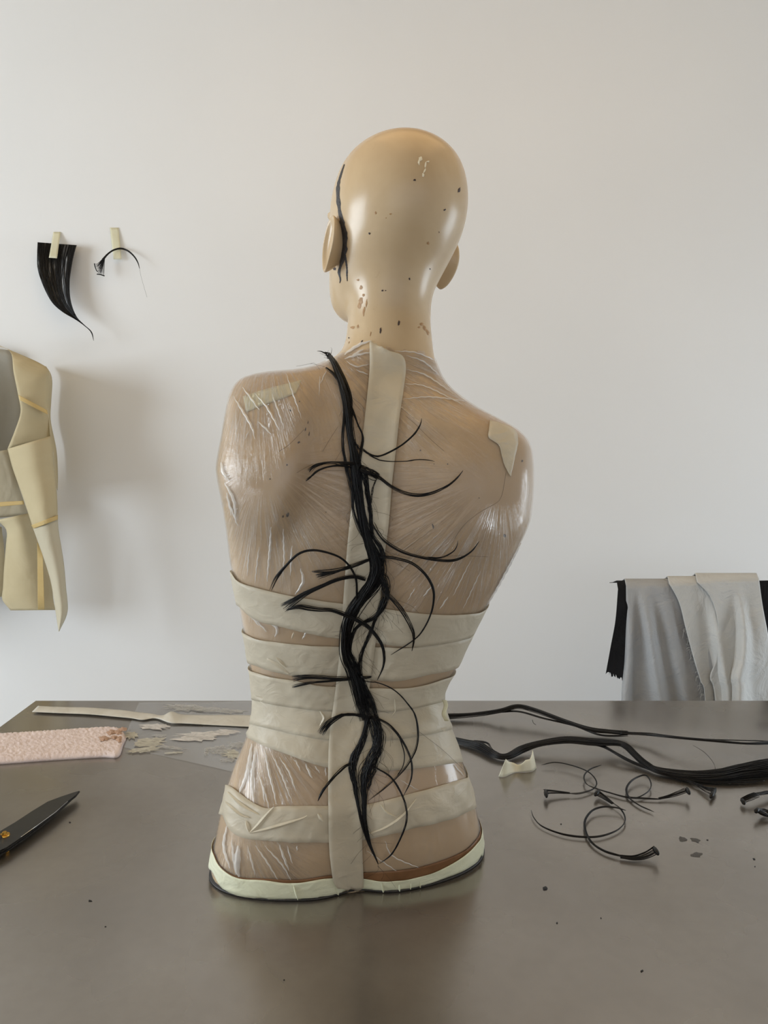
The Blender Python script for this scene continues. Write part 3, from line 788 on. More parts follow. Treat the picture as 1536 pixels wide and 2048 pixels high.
def arch(h, r0=0.007, r1=0.0045): return lambda t: (r0*(1-t) + r1*t) + h*math.sin(math.pi*t)
def branch(path, n=7, h=0.006, rad=0.00042, tip=0.15, nm='side_strand', r0=0.008, r1=0.0055):
    S_ = bundle(path, n, arch(h, r0, r1), rad=rad, tip=tip, wander=0.3, twist=0.35, flat=0.5)
    return adopt(tube_obj(nm, S_, M_HAIR, None), spine)
BR = [
 ([(721,900,6),(736,911,6),(757,916,5),(783,909,5),(809,894,5),(830,873,4),(841,853,2),(843,841,1)], 7),
 ([(736,912,3),(757,921,2.5),(783,925,2.2),(814,925,2),(843,922,1.6),(870,925,0.8)], 3),
 ([(715,930,9),(689,929,8),(664,927,7),(640,929,8),(625,933,12),(612,941,17)], 14),
 ([(700,934,5),(680,931,5),(655,934,4),(632,942,5),(618,952,6),(607,961,3)], 7),
 ([(716,936,14),(735,945,17),(754,953,16),(758,956,12)], 30),
 ([(752,952,9),(764,958,5),(788,974,5),(814,986,6),(840,990,7),(866,986,7),(892,974,5),(911,958,3),(924,942,1)], 9),
 ([(745,1046,7),(757,1062,5),(773,1079,5),(805,1099,5),(838,1109,5),(876,1114,5),(908,1113,5),(937,1099,3),(955,1079,1)], 8),
 ([(852,1111,4),(882,1106,3),(905,1094,2.5),(912,1084,2),(913,1077,1)], 3),
 ([(762,1110,9),(775,1111,6),(794,1113,6),(823,1121,6),(846,1140,6),(860,1164,6),(863,1187,5),(857,1219,3),(841,1254,2),(823,1275,1.4),(782,1306,0.8)], 8),
 ([(770,1172,11),(776,1182,8),(794,1199,7),(811,1225,7),(823,1254,6),(825,1275,4),(822,1298,1)], 9),
 ([(712,1222,3),(712,1184,4),(709,1152,4),(694,1125,4),(671,1106,4),(633,1096,4),(603,1103,4),(577,1128,4.5),(558,1153,8),(546,1178,7)], 8),
 ([(741,1114,7),(718,1120,7),(688,1130,6),(665,1136,6),(640,1139,5),(625,1140,3)], 8),
 ([(700,1126,5),(680,1134,5),(662,1140,6),(645,1146,9),(634,1150,12)], 10),
 ([(732,1155,8),(706,1148,7),(676,1152,6),(647,1165,6),(618,1180,8),(592,1197,14),(571,1213,20)], 14),
 ([(578,1215,2),(600,1207,9),(620,1209,11),(640,1212,8),(662,1213,7),(688,1222,8),(718,1234,9),(744,1251,7),(764,1278,5),(770,1304,4),(767,1331,2.5),(756,1357,1)], 14),
 ([(712,1352,8),(700,1351,8),(662,1349,7),(630,1348,8),(606,1351,11),(589,1355,14)], 12),
 ([(700,1353,5),(665,1354,4),(632,1357,5),(608,1364,7),(588,1371,5)], 7),
 ([(728,1356,8),(742,1359,5),(758,1360,5),(785,1372,5),(808,1397,5),(822,1428,5),(828,1462,4.5),(826,1493,4),(816,1518,3.5),(800,1543,2.5),(768,1576,1.6),(737,1601,0.8)], 6),
 ([(733,1432,7),(715,1429,6),(700,1428,5),(683,1429,7),(664,1439,11),(650,1452,14),(640,1468,17)], 16),
 ([(752,1434,9),(760,1438,6),(777,1449,6),(795,1472,5),(810,1501,4.5),(818,1528,4),(817,1560,3),(804,1592,1)], 7),
 ([(795,1472,3),(804,1507,2.5),(802,1532,2.2),(791,1553,1)], 3),
 ([(708,1526,6),(698,1528,4),(685,1535,5),(664,1555,5.5),(645,1580,5),(635,1602,1)], 8),
 ([(750,1533,9),(758,1538,4.5),(779,1553,4.5),(795,1580,4.5),(806,1612,4),(806,1639,4),(795,1674,3),(781,1703,2.2),(760,1721,1)], 6),
 ([(720,1346,3),(733,1348,6),(745,1350,5)], 6),
]
for path, n in BR:
    branch(path, n, 0.005 if path[-1][1] < 1500 else 0.004)
# loose single hairs
ST = []
for k in range(190):
    c = random.choice([TR[0][1], TR[0][1], TR[4][1], TR[6][1], TR[7][1], TR[10][1]])
    a = random.choice(c[2:]); sd = random.choice((-1, 1, 1))
    x_, y_ = a[0], a[1]; L_ = random.uniform(18, 60); an = random.gauss(math.pi/2, 0.7)
    cv = random.uniform(-1, 1)*22
    q = [(x_+sd*a[2]*0.4, y_), (x_+sd*(a[2]*0.5+8)+math.cos(an)*L_*0.4+cv*0.5, y_+math.sin(an)*L_*0.5), (x_+sd*(a[2]*0.5+random.uniform(2, 18))+math.cos(an)*L_*0.8, y_+math.sin(an)*L_)]
    C = interp(q, 9); h0 = random.uniform(0.006, 0.011)
    ST.append(([hit(C[i, 0], C[i, 1], h0)[0] for i in range(9)], np.full(9, 0.00013)))
for q in ([(812,835),(830,850),(860,880),(888,905)],[(676,855),(660,880),(645,905)],[(1008,945),(1001,985),(992,1003),(955,1025),(925,1050),(908,1075)],[(560,905),(580,890),(605,860)],[(833,1462),(880,1500),(925,1545)],[(590,945),(607,935),(625,928)],
          [(640,745),(625,730),(592,728)],[(650,740),(620,733),(600,722)],[(868,1112),(910,1108),(975,1110)]):
    C = interp(q, 16); ST.append(([hit(C[i, 0], C[i, 1], 0.0045)[0] for i in range(16)], np.full(16, 0.00016)))
so = adopt(tube_obj('stray_hairs', ST, M_HAIR, None, 3), spine); so['kind'] = 'stuff'

# ================================================================ things on the back wall
def grid(name, Lp, Rp, depth, m, nu=40, nv=14, parent=None, th=0.0006, smooth=True):
    """a sheet spanned between two edges drawn in photo scale; depth(t, v) is its real distance"""
    A, B = interp(Lp, nu), interp(Rp, nu); vs, fs = [], []
    for i in range(nu):
        for j in range(nv):
            t, v = i/(nu-1), j/(nv-1); q = A[i]*(1-v) + B[i]*v
            vs.append(atY(q[0], q[1], depth(t, v)))
    for i in range(nu-1):
        for j in range(nv-1):
            a = i*nv+j; fs.append((a, a+1, a+nv+1, a+nv))
    o = pyd(name, vs, fs, m, None, smooth)
    if parent is not None: adopt(o, parent)
    if th: solid(o, th, 0)
    return o
c5 = lambda x, y: (x/4.8, 430 + y/4.8)

# ---- wide lock of hair
lock = thing('hair_lock', 'broad tapering lock of black hair taped to the wall', 'hair piece', atY(112, 486, WY-0.004))
LL = [c5(*p) for p in ((360,262),(357,380),(374,540),(428,700),(500,840),(600,930),(720,1000),(800,1055),(870,1120),(898,1200))]
LR = [c5(*p) for p in ((735,290),(702,400),(682,500),(668,640),(672,780),(700,900),(745,990),(812,1058),(880,1122),(900,1206))]
ldep = lambda t, v: WY - 0.005 - 0.055*t*(1-0.2*t) - 0.022*abs(2*v-1)*(1-t)
def mat_lock():
    t = NT('lock_sheet'); v = t.coord((60, 60, 6), (0, 0.32, 0))
    f = t.noise(1.4, 4, 0.6, v)
    col = t.ramp(f, [(0.35, (0.006,0.006,0.007)), (0.56, (0.02,0.02,0.022)), (0.70, (0.26,0.265,0.275))])
    t.surf(t.pbsdf(col, 0.4, 0, 0.4, t.bump(f, 0.6, 0.003)).outputs[0]); return t.m
grid('hair_sheet', LL, LR, ldep, mat_lock(), 60, 16, lock, 0.0012)
fib = []
A, B = interp(LL, 40), interp(LR, 40)
for k in range(70):
    v0 = random.random(); v1 = min(1, max(0, v0 + random.gauss(0, 0.16))); n = 40
    vv = v0 + (v1-v0)*np.linspace(0, 1, n) + smooth_noise(n, 0.02, 6)
    e = random.choice((40, 40, 34, 28))
    P = [atY(*(A[i]*(1-vv[i]) + B[i]*vv[i]), ldep(i/39, min(max(vv[i], 0), 1)) - 0.0016 - 0.001*random.random()) for i in range(e)]
    fib.append((P, np.linspace(0.0011, 0.0004, n)[:e]*random.uniform(0.5, 1.2)))
adopt(tube_obj('hair_strands', fib, M_HAIR, None), lock)['kind'] = 'stuff'
# ---- small curved wisp
wisp = thing('hair_wisp', 'small curved black hair wisp with a fanned end taped to the wall', 'hair piece', atY(232, 497, WY-0.004))
def wallfib(rows, n, spread_end, rad, off):
    C = interp([(*c5(x, y), w_) for x, y, w_ in rows], 36); T = np.gradient(C[:, :2], axis=0); T /= np.linalg.norm(T, axis=1)[:, None]
    out = []
    for k in range(n):
        u0 = -1 + 2*(k+0.5)/n + random.uniform(-0.1, 0.1)
        P = [atY(C[i, 0]-T[i, 1]*u0*C[i, 2]*0.5, C[i, 1]+T[i, 0]*u0*C[i, 2]*0.5, WY - off(i/35) - 0.001*random.random()) for i in range(36)]
        out.append((P, rad*np.interp(np.linspace(0, 1, 36), [0, 0.8, 1], [1, 1, 0.3])))
    return out
woff = lambda t: 0.008 + 0.022*abs(2*t-1)
adopt(tube_obj('strand', wallfib([(985,430,4),(1035,374,2.6),(1090,337,2.6),(1160,321,3),(1230,345,2.6),(1290,400,2),(1325,460,1.4),(1340,515,0.6)], 9, 0, 0.0009, woff), M_HAIR, None), wisp)
fan = wallfib([(1000,415,3),(970,455,6),(945,490,12),(920,505,17)], 8, 0, 0.0007, lambda t: 0.028+0.004*t) + wallfib([(1000,415,3),(990,460,6),(978,520,11),(967,574,15)], 8, 0, 0.0007, lambda t: 0.028+0.004*t)
fan += [([atY(*c5(*p), WY-0.034) for p in ((906,465),(912,495),(925,530),(938,545))], [0.0014]*4), ([atY(*c5(*p), WY-0.034) for p in ((930,568),(965,572),(1003,584))], [0.0018]*3)]
adopt(tube_obj('fanned_end', fan, M_HAIR, None), wisp)
adopt(tube_obj('single_hair', [([atY(*p, WY-0.02) for p in interp([c5(*q) for q in ((1340,515),(1352,580),(1382,690),(1412,790))], 16)], [0.0003]*16)], M_HAIR, None, 3), wisp)
# ---- bits of tape that hold them
def wall_tape(label, quad, d0, d1):
    a, b, c, d = [c5(*p) for p in quad]
    o = grid('tape_strip', [a, ((a[0]+d[0])/2, (a[1]+d[1])/2), d], [b, ((b[0]+c[0])/2, (b[1]+c[1])/2), c], lambda t, v: WY - (d0*(1-t) + d1*t), M_TAPEY, 12, 5, None, 0.0006)
    return tag(o, label, 'tape', 'tape bits on the wall')
wall_tape('short cream tape strip stuck over the broad hair lock', ((512,163),(582,163),(548,416),(470,410)), 0.0015, 0.034)
wall_tape('short cream tape strip over the curved hair wisp', ((1054,122),(1138,122),(1166,424),(1090,426)), 0.0015, 0.012)

# ================================================================ paper garment hung on the wall
def mat_paper(name, c1, c2, transl=0.25):
    t = NT(name); v = t.coord()
    col = t.ramp(t.noise(6, 4, 0.6, v, 0.5), [(0.3, c1), (0.7, c2)])
    nb = t.bump(t.noise(9, 3, 0.5, v, 0.8), 0.35, 0.02)
    nb = t.bump(t.noise(300, 2, 0.5, v), 0.08, 0.0006, nb)
    p = t.pbsdf(col, 0.75, 0, 0.2, nb)
    tl = t.n('BsdfTranslucent'); t.l(col, tl.inputs[0])
    mx = t.n('MixShader'); mx.inputs[0].default_value = transl; t.l(p.outputs[0], mx.inputs[1]); t.l(tl.outputs[0], mx.inputs[2])
    t.surf(mx.outputs[0]); return t.m
M_PAPER = mat_paper('pattern_paper', lin(192,177,142), lin(203,189,155), 0.15)
M_PAPERB = mat_paper('pattern_paper_pale', lin(196,187,164), lin(204,195,172), 0.15)
M_PTAPE = mat_tape('paper_tape', lin(206,178,118), lin(214,188,130), 0.25, 0.5, 0.05)
GY = 2.10
c6 = lambda x, y: (x/3.303, 660 + y/3.303)
gar = thing('paper_garment', 'cream paper pattern jacket with one hanging sleeve on the wall', 'garment', atY(60, 700, WY-0.02))
def px(*pts): return [c6(*p) for p in pts]
# back of the garment, seen inside the neckline, in an even grey paper
grid('back_panel', px((-560,60),(-560,500),(-560,1000)), px((75,135),(150,500),(160,1000)), lambda t, v: WY-0.03, mat_paper('grey_back_paper', lin(150,147,138), lin(160,157,148), 0.0), 20, 14, gar)
# shoulder and front edge
grid('shoulder_panel', px((-20,100),(70,146),(90,280),(120,430),(136,540),(100,660),(50,785)), px((0,104),(298,240),(316,330),(312,430),(318,560),(330,640),(335,720)),
     lambda t, v: GY + 0.10*max(0, (0.25-t)/0.25) + 0.03*v*v - 0.02*math.sin(math.pi*t), M_PAPER, 34, 12, gar)
mir = lambda P: [(-2*75-x, y) for x, y in P]
def both(name, L_, R_, dep, m, nu, nv):
    """the piece in view and its twin on the other half of the jacket, outside the frame"""
    grid(name, L_, R_, dep, m, nu, nv, gar)
    grid(name, mir(R_), mir(L_), lambda t, v: dep(t, 1-v), m, nu, nv, gar)
grid('shoulder_panel', mir(px((0,104),(298,240),(316,330),(312,430),(318,560),(330,640),(335,720))), mir(px((-20,100),(70,146),(90,280),(120,430),(136,540),(100,660),(50,785))),
     lambda t, v: GY + 0.10*max(0, (0.25-t)/0.25) + 0.03*(1-v)**2 - 0.02*math.sin(math.pi*t), M_PAPER, 34, 12, gar)
both('sleeve_upper', px((50,785),(80,900),(118,1010),(150,1100),(190,1220),(217,1305)), px((335,700),(350,800),(356,900),(372,1040),(379,1150),(381,1250)),
     lambda t, v: GY - 0.005 - 0.035*math.sin(math.pi*v), M_PAPER, 30, 14)
both('sleeve_back', px((298,240),(312,330),(312,450),(320,560),(332,700),(352,800),(358,900),(374,1040)), px((302,238),(335,290),(345,350),(338,470),(335,600),(372,790),(382,950),(380,1060)),
     lambda t, v: GY + 0.02 + 0.165*v, M_PAPER, 40, 8)
both('sleeve_cuff', px((217,1305),(258,1420),(300,1540),(335,1660),(356,1780),(370,1880),(388,1992)), px((381,1245),(388,1330),(408,1450),(424,1560),(436,1700),(446,1860),(392,1990)),
     lambda t, v: GY - 0.008 - 0.025*math.sin(math.pi*v), M_PAPERB, 34, 12)
grid('front_panel', px((-560,900),(-560,1100),(-560,1300)), px((50,790),(140,1080),(190,1220)), lambda t, v: GY+0.05-0.03*math.sin(3*v+t), M_PAPERB, 20, 16, gar)
both('lower_panel', px((-20,1255),(42,1320),(40,1420),(28,1560),(20,1700),(16,1780),(70,1852)), px((190,1210),(222,1310),(262,1430),(300,1540),(340,1680),(352,1780),(366,1850)),
     lambda t, v: GY+0.055+0.03*t-0.03*math.sin(math.pi*v), M_PAPER, 30, 14)
grid('side_panel', px((-560,1260),(-560,1500),(-560,1850)), px((10,1300),(30,1500),(20,1760)), lambda t, v: GY+0.12, M_PAPER, 12, 10, gar)
def ptape(a, b, c, d, Y):
    A_ = [c6(*a), c6((a[0]+d[0])/2, (a[1]+d[1])/2), c6(*d)]; B_ = [c6(*b), c6((b[0]+c[0])/2, (b[1]+c[1])/2), c6(*c)]
    grid('paper_tape', A_, B_, Y, M_PTAPE, 6, 16, gar, 0.0005)
ptape((122,428),(312,530),(318,560),(128,462), lambda t, v: GY - 0.028 + 0.03*v*v)
ptape((206,1290),(382,1222),(382,1252),(222,1312), lambda t, v: GY - 0.014 - 0.026*math.sin(math.pi*v))
ptape((-60,1140),(155,1128),(160,1152),(-60,1172), lambda t, v: GY + 0.012)
ptape((246,1400),(282,1450),(294,1846),(250,1846), lambda t, v: GY + 0.015 + 0.02*t)

# ================================================================ chair with cloths over its back
CY = 1.96
M_CHAIR = mat_simple('chair_black_paint', lin(34,32,31), lin(44,42,40), 30, 0.45, 0.05)
ctop = atY(1370, 1168, CY).z; cxl = atY(1262, 1180, CY).x; cxr = cxl + 0.44
chair = thing('chair', 'chair behind the table with cloths over its back', 'chair', ((cxl+cxr)/2, CY, 0))
for (x_, y_, h_) in ((cxl+0.02, CY+0.015, ctop-0.02), (cxr-0.02, CY+0.015, ctop-0.02), (cxl+0.02, CY-0.38, 0.43), (cxr-0.02, CY-0.38, 0.43)):
    adopt(box('leg', (x_-0.017, x_+0.017, y_-0.017, y_+0.017, 0, h_), M_CHAIR, None, 0.003), chair)
adopt(box('seat', (cxl, cxr, CY-0.41, CY+0.0, 0.43, 0.46), M_CHAIR, None, 0.008), chair)
adopt(box('top_rail', (cxl+0.003, cxr-0.003, CY-0.006, CY+0.034, ctop-0.07, ctop-0.008), M_CHAIR, None, 0.01), chair)
for k in range(4):
    x_ = cxl + 0.07 + k*0.10
    adopt(box('back_slat', (x_-0.012, x_+0.012, CY+0.004, CY+0.022, 0.46, ctop-0.06), M_CHAIR, None, 0.003), chair)
def mat_cloth(name, c1, c2):
    t = NT(name); v = t.coord()
    col = t.ramp(t.noise(7, 4, 0.6, v, 0.4), [(0.3, c1), (0.7, c2)])
    nb = t.bump(t.noise(16, 5, 0.6, v, 1.0), 0.5, 0.014); nb = t.bump(t.noise(600, 2, 0.5, v), 0.15, 0.0006, nb)
    t.surf(t.pbsdf(col, 0.9, 0, 0.15, nb).outputs[0]); return t.m
M_CG = mat_cloth('grey_cloth', lin(158,159,161), lin(170,171,172))
M_CW = mat_cloth('off_white_cloth', lin(190,190,187), lin(200,200,198))
M_CB = mat_cloth('black_felt', lin(24,24,26), lin(36,36,38))
def drape(name, m, left, right, lay, fold, parent=None, back=0.16, nu=64, nv=40, ragged=0.0):
    """cloth laid over the rail; left/right give its edges on the front as photo points from the rail down"""
    A, B = interp(left, nu), interp(right, nu); vs, fs = [], []
    rows = []
    nb_ = 16
    for i in range(nb_):                                   # back of the chair, from the hem up to the rail
        t = i/(nb_-1)
        rows.append([Vector((atY(*(A[0]*(1-j/(nv-1)) + B[0]*j/(nv-1)), CY).x, CY + 0.042 + lay + 0.03*(1-t), ctop - back*(1-t) - 0.004)) for j in range(nv)])
    rows.append([Vector((p.x, CY + 0.014, ctop + 0.002 + lay)) for p in rows[-1]])
    for i in range(nu):
        t = i/(nu-1); row = []
        for j in range(nv):
            v = j/(nv-1); q = A[i]*(1-v) + B[i]*v
            if ragged and i == nu-1: q = q + np.array([random.uniform(-1, 1), random.uniform(-ragged, ragged)])
            row.append(atY(q[0], q[1], CY - 0.014 - lay - fold(t, v)*min(1, t*5)))
        rows.append(row)
    for r in rows: vs += r
    R_ = len(rows)
    for i in range(R_-1):
        for j in range(nv-1):
            a = i*nv+j; fs.append((a, a+1, a+nv+1, a+nv))
    o = pyd(name, vs, fs, m, None, True); solid(o, 0.0012, 0)
    if parent is not None: adopt(o, parent)
    return o
g = lambda v, c, s: math.exp(-((v-c)/s)**2)
low = 1640
tag(drape('felt_cloth', M_CB, [(1236,1178),(1231,1240),(1222,1290),(1212,1345)], [(1262,1178),(1262,1240),(1262,1290),(1258,1362)], 0.004, lambda t, v: 0.01, back=0.006, ragged=6),
    'narrow frayed black felt strip hanging at the chair edge beside grey cloth', 'fabric')
tag(drape('felt_cloth', M_CB, [(1503,1162),(1515,1210),(1528,1270),(1535,1330)], [(1580,1160),(1590,1210),(1600,1270),(1600,1340)], 0.004, lambda t, v: 0.01, back=0.006, ragged=6),
    'black felt piece hanging beyond the pale cloth on the chair', 'fabric')
tag(drape('draped_cloth', M_CG, [(1252,1172),(1252,1240),(1249,1320),(1243,1400),(1240,low)], [(1420,1166),(1425,1240),(1430,1320),(1440,1400),(1450,low)], 0.009,
     lambda t, v: 0.020*g(v, 0.06, 0.05) + 0.030*g(v, 0.20+0.42*t, 0.07) + 0.018*g(v, 0.42+0.5*t, 0.08)),
    'smooth grey cloth draped over the chair back', 'cloth')
wc = thing('draped_cloth', 'off-white frayed cloth folded over the chair back beside the grey one', 'cloth', atY(1440, 1166, CY))
drape('under_layer', M_CW, [(1338,1167),(1358,1205),(1372,1260),(1388,1320),(1402,1365),(1410,1400),(1420,low)], [(1470,1163),(1480,1220),(1485,1280),(1490,1340),(1495,1400),(1500,low)], 0.016,
     lambda t, v: 0.016*g(v, 0.55, 0.12) + 0.008*math.sin(9*v+5*t), wc)
drape('top_layer', M_CW, [(1394,1164),(1418,1190),(1432,1225),(1437,1270),(1432,1320),(1420,1355),(1430,1400),(1440,low)], [(1518,1158),(1525,1210),(1536,1270),(1546,1330),(1552,1400),(1560,low)], 0.024,
     lambda t, v: 0.026*g(v, 0.20+0.35*(1-t), 0.10)*t*2 + 0.02*g(v, 0.62-0.3*t, 0.10) + 0.008*math.sin(7*v+9*t), wc)
fr = []
for k in range(26):
    t = random.uniform(0.35, 0.98); C_ = interp([(1338,1167),(1358,1205),(1372,1260),(1388,1320),(1402,1365),(1410,1400)], 50)[int(t*49)]
    L_ = random.uniform(3, 9); q = interp([(C_[0], C_[1]), (C_[0]-L_*0.7, C_[1]-random.uniform(-2, 4)), (C_[0]-L_, C_[1]+random.uniform(-3, 12))], 7)
    fr.append(([atY(a, b, CY-0.035) for a, b in q], [0.0004]*7))
o = adopt(tube_obj('frayed_threads', fr, M_CW, None, 3), wc); o['kind'] = 'stuff'

# ================================================================ things lying on the table
def tfib(path, n, rad, lift, tip0=0.6, tip1=0.15, wander=0.3, twist=0.6, step=5.0, vert=0.35):
    """path rows (px, py, width px, height m): fibres above the table top"""
    L = sum(math.dist(path[i][:2], path[i+1][:2]) for i in range(len(path)-1))
    m = max(16, int(L/step)); C = interp(path, m); t = np.linspace(0, 1, m)
    W = np.array([onT(c[0], c[1], max(c[3], 0)+lift) for c in C])
    T = np.gradient(W, axis=0); T[:, 2] = 0; T /= (np.linalg.norm(T, axis=1)[:, None]+1e-9)
    out = []
    for k in range(n):
        u0 = random.uniform(-1, 1); ph = random.uniform(0, 6.28); rr = random.random()
        u_ = np.clip(0.6*u0 + 0.45*np.sin(ph + twist*6.28*t) + smooth_noise(m, 0.2*wander, 8), -1.3, 1.3)
        hgt = np.sqrt(np.maximum(1-np.clip(u_, -1, 1)**2, 0))*rr
        # widths are given in photo pixels across the strand
        sc = (np.linalg.norm(W - np.array(CAM), axis=1)/FPX)
        wid = C[:, 2]*0.5*sc
        P = W.copy(); P[:, 0] += -T[:, 1]*u_*wid; P[:, 1] += T[:, 0]*u_*wid*1.5; P[:, 2] += hgt*wid*2*vert
        R = rad*random.uniform(0.7, 1.3)*np.minimum(1, np.minimum((1-t)/0.1 + tip1, t/0.06 + tip0))
        P[:, 2] = np.maximum(P[:, 2], TZ + R + 0.0003)
        out.append((P, R))
    return out
def hairthing(label, groups, name='hair_strand', group=None):
    first = groups[0][1][0]
    r = thing(name, label, 'hair strand', onT(first[0], first[1], 0.001), group)
    for nm, path, n, rad, kw in groups:
        adopt(tube_obj(nm, tfib(path, n, rad, 0.0015, **kw), M_HAIR, None), r)
    return r
hairthing('long black hair branch arching along the far side of the table', [
  ('strand', [(860,1436,20,0.004),(895,1435,18,0.004),(935,1432,13,0.006),(970,1428,12,0.01),(1005,1422,12,0.018),(1036,1414,12,0.024),(1071,1422,12,0.022),(1133,1444,10,0.014),(1177,1459,12,0.008),(1215,1464,11,0.006),(1256,1468,14,0.008)], 60, 0.0007, {}),
  ('strand', [(1000,1424,6,0.014),(1040,1424,5,0.02),(1090,1438,5,0.016),(1150,1452,6,0.01),(1200,1470,5,0.006),(1256,1472,6,0.006)], 10, 0.0006, {}),
  ('strand', [(1240,1467,12,0.008),(1290,1470,8,0.012),(1344,1475,7,0.02),(1432,1482,6,0.028),(1490,1487,5,0.026),(1536,1486,9,0.02),(1600,1480,10,0.01)], 20, 0.0006, {}),
  ('strand', [(1250,1465,3,0.01),(1300,1467,3,0.014),(1340,1472,3,0.02),(1400,1478,3,0.026),(1470,1481,3,0.026),(1536,1483,4,0.02)], 5, 0.0006, {}),
  ('twig', [(1065,1440,2,0.012),(1067,1446,1,0.010),(1072,1450,0.5,0.008)], 3, 0.0004, {}),
])
hairthing('thick black hair branch looping along the table below the thinner one', [
  ('strand', [(900,1478,12,0.003),(930,1486,15,0.003),(960,1494,20,0.004),(988,1510,14,0.004),(1014,1514,13,0.004),(1045,1499,15,0.007),(1080,1488,13,0.014),(1133,1481,16,0.02),(1186,1485,17,0.02),(1234,1487,13,0.016),(1254,1495,15,0.014),(1270,1510,14,0.010),(1290,1528,15,0.006),(1318,1543,17,0.004),(1388,1554,24,0.003),(1440,1552,28,0.004),(1480,1545,32,0.005),(1536,1538,40,0.006),(1600,1530,40,0.006)], 150, 0.0008, {}),
  ('strand', [(948,1482,5,0.006),(975,1486,5,0.008),(985,1500,5,0.006),(1005,1512,5,0.004)], 7, 0.0006, {}),
  ('strand', [(1175,1487,8,0.018),(1205,1494,9,0.014),(1235,1510,9,0.01),(1262,1524,9,0.006),(1291,1535,8,0.004),(1330,1549,8,0.004)], 18, 0.0006, {}),
  ('strand', [(1300,1540,6,0.004),(1360,1556,8,0.003),(1420,1565,8,0.002),(1480,1566,6,0.002),(1530,1562,4,0.002)], 12, 0.0006, {}),
  ('loose_hair', [(1430,1545,1,0.004),(1428,1528,1,0.02),(1410,1506,1,0.03),(1385,1490,0.8,0.035)], 2, 0.00025, {}),
])
def curl(label, path, n, rad, fan=None, w_tip=None):
    r = thing('hair_curl', label, 'hair strand', onT(path[len(path)//2][0], path[len(path)//2][1], 0.001), 'cut hair curls on the table')
    adopt(tube_obj('strand', tfib(path, n, rad, 0.0012, tip1=0.2, tip0=0.2), M_HAIR, None), r)
    if fan:
        adopt(tube_obj('fanned_end', tfib(fan, n+6, rad*0.9, 0.0012, tip0=0.9, tip1=0.9, wander=0.1, twist=0.05, step=3), M_HAIR, None), r)
        a, b = fan[-2], fan[-1]
        d = np.array([b[0]-a[0], b[1]-a[1]]); d = d/np.linalg.norm(d); nrm = np.array([-d[1], d[0]])
        ww = b[2]*0.52
        P = [onT(b[0]+nrm[0]*ww*s, b[1]+nrm[1]*ww*s*0.8, b[3]+0.003) for s in (-1, -0.4, 0.4, 1)]
        adopt(tube_obj('glued_tip', [(P, [0.0018, 0.0034, 0.0034, 0.0018])], M_HAIR, None, 6), r)
    return r
curl('black hair curl looping into a fan nearest the tape scrap', [(1083,1530,0.8,0.004),(1111,1525,1.6,0.007),(1146,1532,2.4,0.007),(1177,1545,3,0.006),(1192,1563,3,0.005),(1187,1577,3,0.003),(1160,1586,3.4,0.003),(1135,1587,4,0.003)], 5, 0.00058,
     [(1140,1587,4,0.003),(1118,1586,8,0.004),(1100,1586,13,0.005),(1092,1587,17,0.006)])
curl('black hair curl crossing to a thick glued end below the thick branch', [(1203,1530,0.8,0.008),(1180,1539,2,0.007),(1168,1552,2.6,0.006),(1173,1568,3,0.005),(1192,1577,3.4,0.003),(1221,1586,3.4,0.002),(1252,1594,3.4,0.002),(1283,1596,3.6,0.002),(1322,1598,4,0.002)], 6, 0.00058,
     [(1318,1598,5,0.002),(1340,1594,9,0.003),(1360,1588,13,0.006),(1376,1582,15,0.010)])
curl('black hair ring hanging off the thick hair branch', [(1308,1624,0.8,0.002),(1278,1611,3,0.002),(1258,1596,3.6,0.002),(1252,1578,4,0.004),(1265,1560,4,0.006),(1290,1551,5,0.007),(1302,1566,4,0.006),(1298,1582,3.4,0.004),(1276,1595,3,0.002),(1255,1597,2.4,0.002)], 6, 0.00058)
curl('black hair curl with a wide open loop and thin tail', [(1062,1620,0.7,0.004),(1068,1636,1,0.003),(1085,1653,2,0.002),(1124,1668,3.4,0.002),(1168,1674,4,0.002),(1203,1672,4.4,0.002),(1236,1659,4.8,0.002),(1249,1640,5,0.003),(1241,1620,5,0.003),(1222,1605,5,0.003)], 7, 0.00058,
     [(1226,1608,5,0.003),(1212,1598,9,0.003),(1200,1590,12,0.004),(1194,1586,14,0.005)])
curl('black hair curl ending in the glued brush end nearest the table front', [(1252,1621,0.8,0.006),(1230,1615,1.8,0.006),(1205,1614,2.6,0.006),(1184,1622,3,0.005),(1170,1641,3.4,0.004),(1171,1664,4,0.003),(1184,1687,5,0.002),(1210,1704,6,0.002),(1243,1714,7,0.002)], 8, 0.00058,
     [(1240,1714,7,0.002),(1268,1717,10,0.002),(1292,1712,14,0.004),(1312,1702,18,0.010)])
curl('short black hair fan sticking out under the thick branch', [(1352,1558,4,0.003),(1375,1562,6,0.003),(1400,1572,9,0.003)], 9, 0.0005, [(1395,1570,8,0.003),(1412,1580,15,0.003),(1426,1586,24,0.003)])
curl('black hair stub with a glued end at the table side below the thick branch', [(1585,1580,6,0.004),(1560,1583,7,0.005),(1536,1586,9,0.008),(1512,1592,12,0.010)], 16, 0.0006, [(1514,1591,12,0.010),(1500,1597,14,0.008),(1486,1603,13,0.004)])
curl('black hair stub split into a loop at the table side', [(1585,1640,6,0.004),(1550,1632,7,0.003),(1530,1622,8,0.004),(1515,1624,8,0.008)], 14, 0.0006, [(1536,1632,9,0.003),(1524,1628,11,0.006),(1514,1621,10,0.009)])
M_SMUT = mat_simple('dark_smut', lin(60,60,62), lin(88,88,90), 500, 0.6)
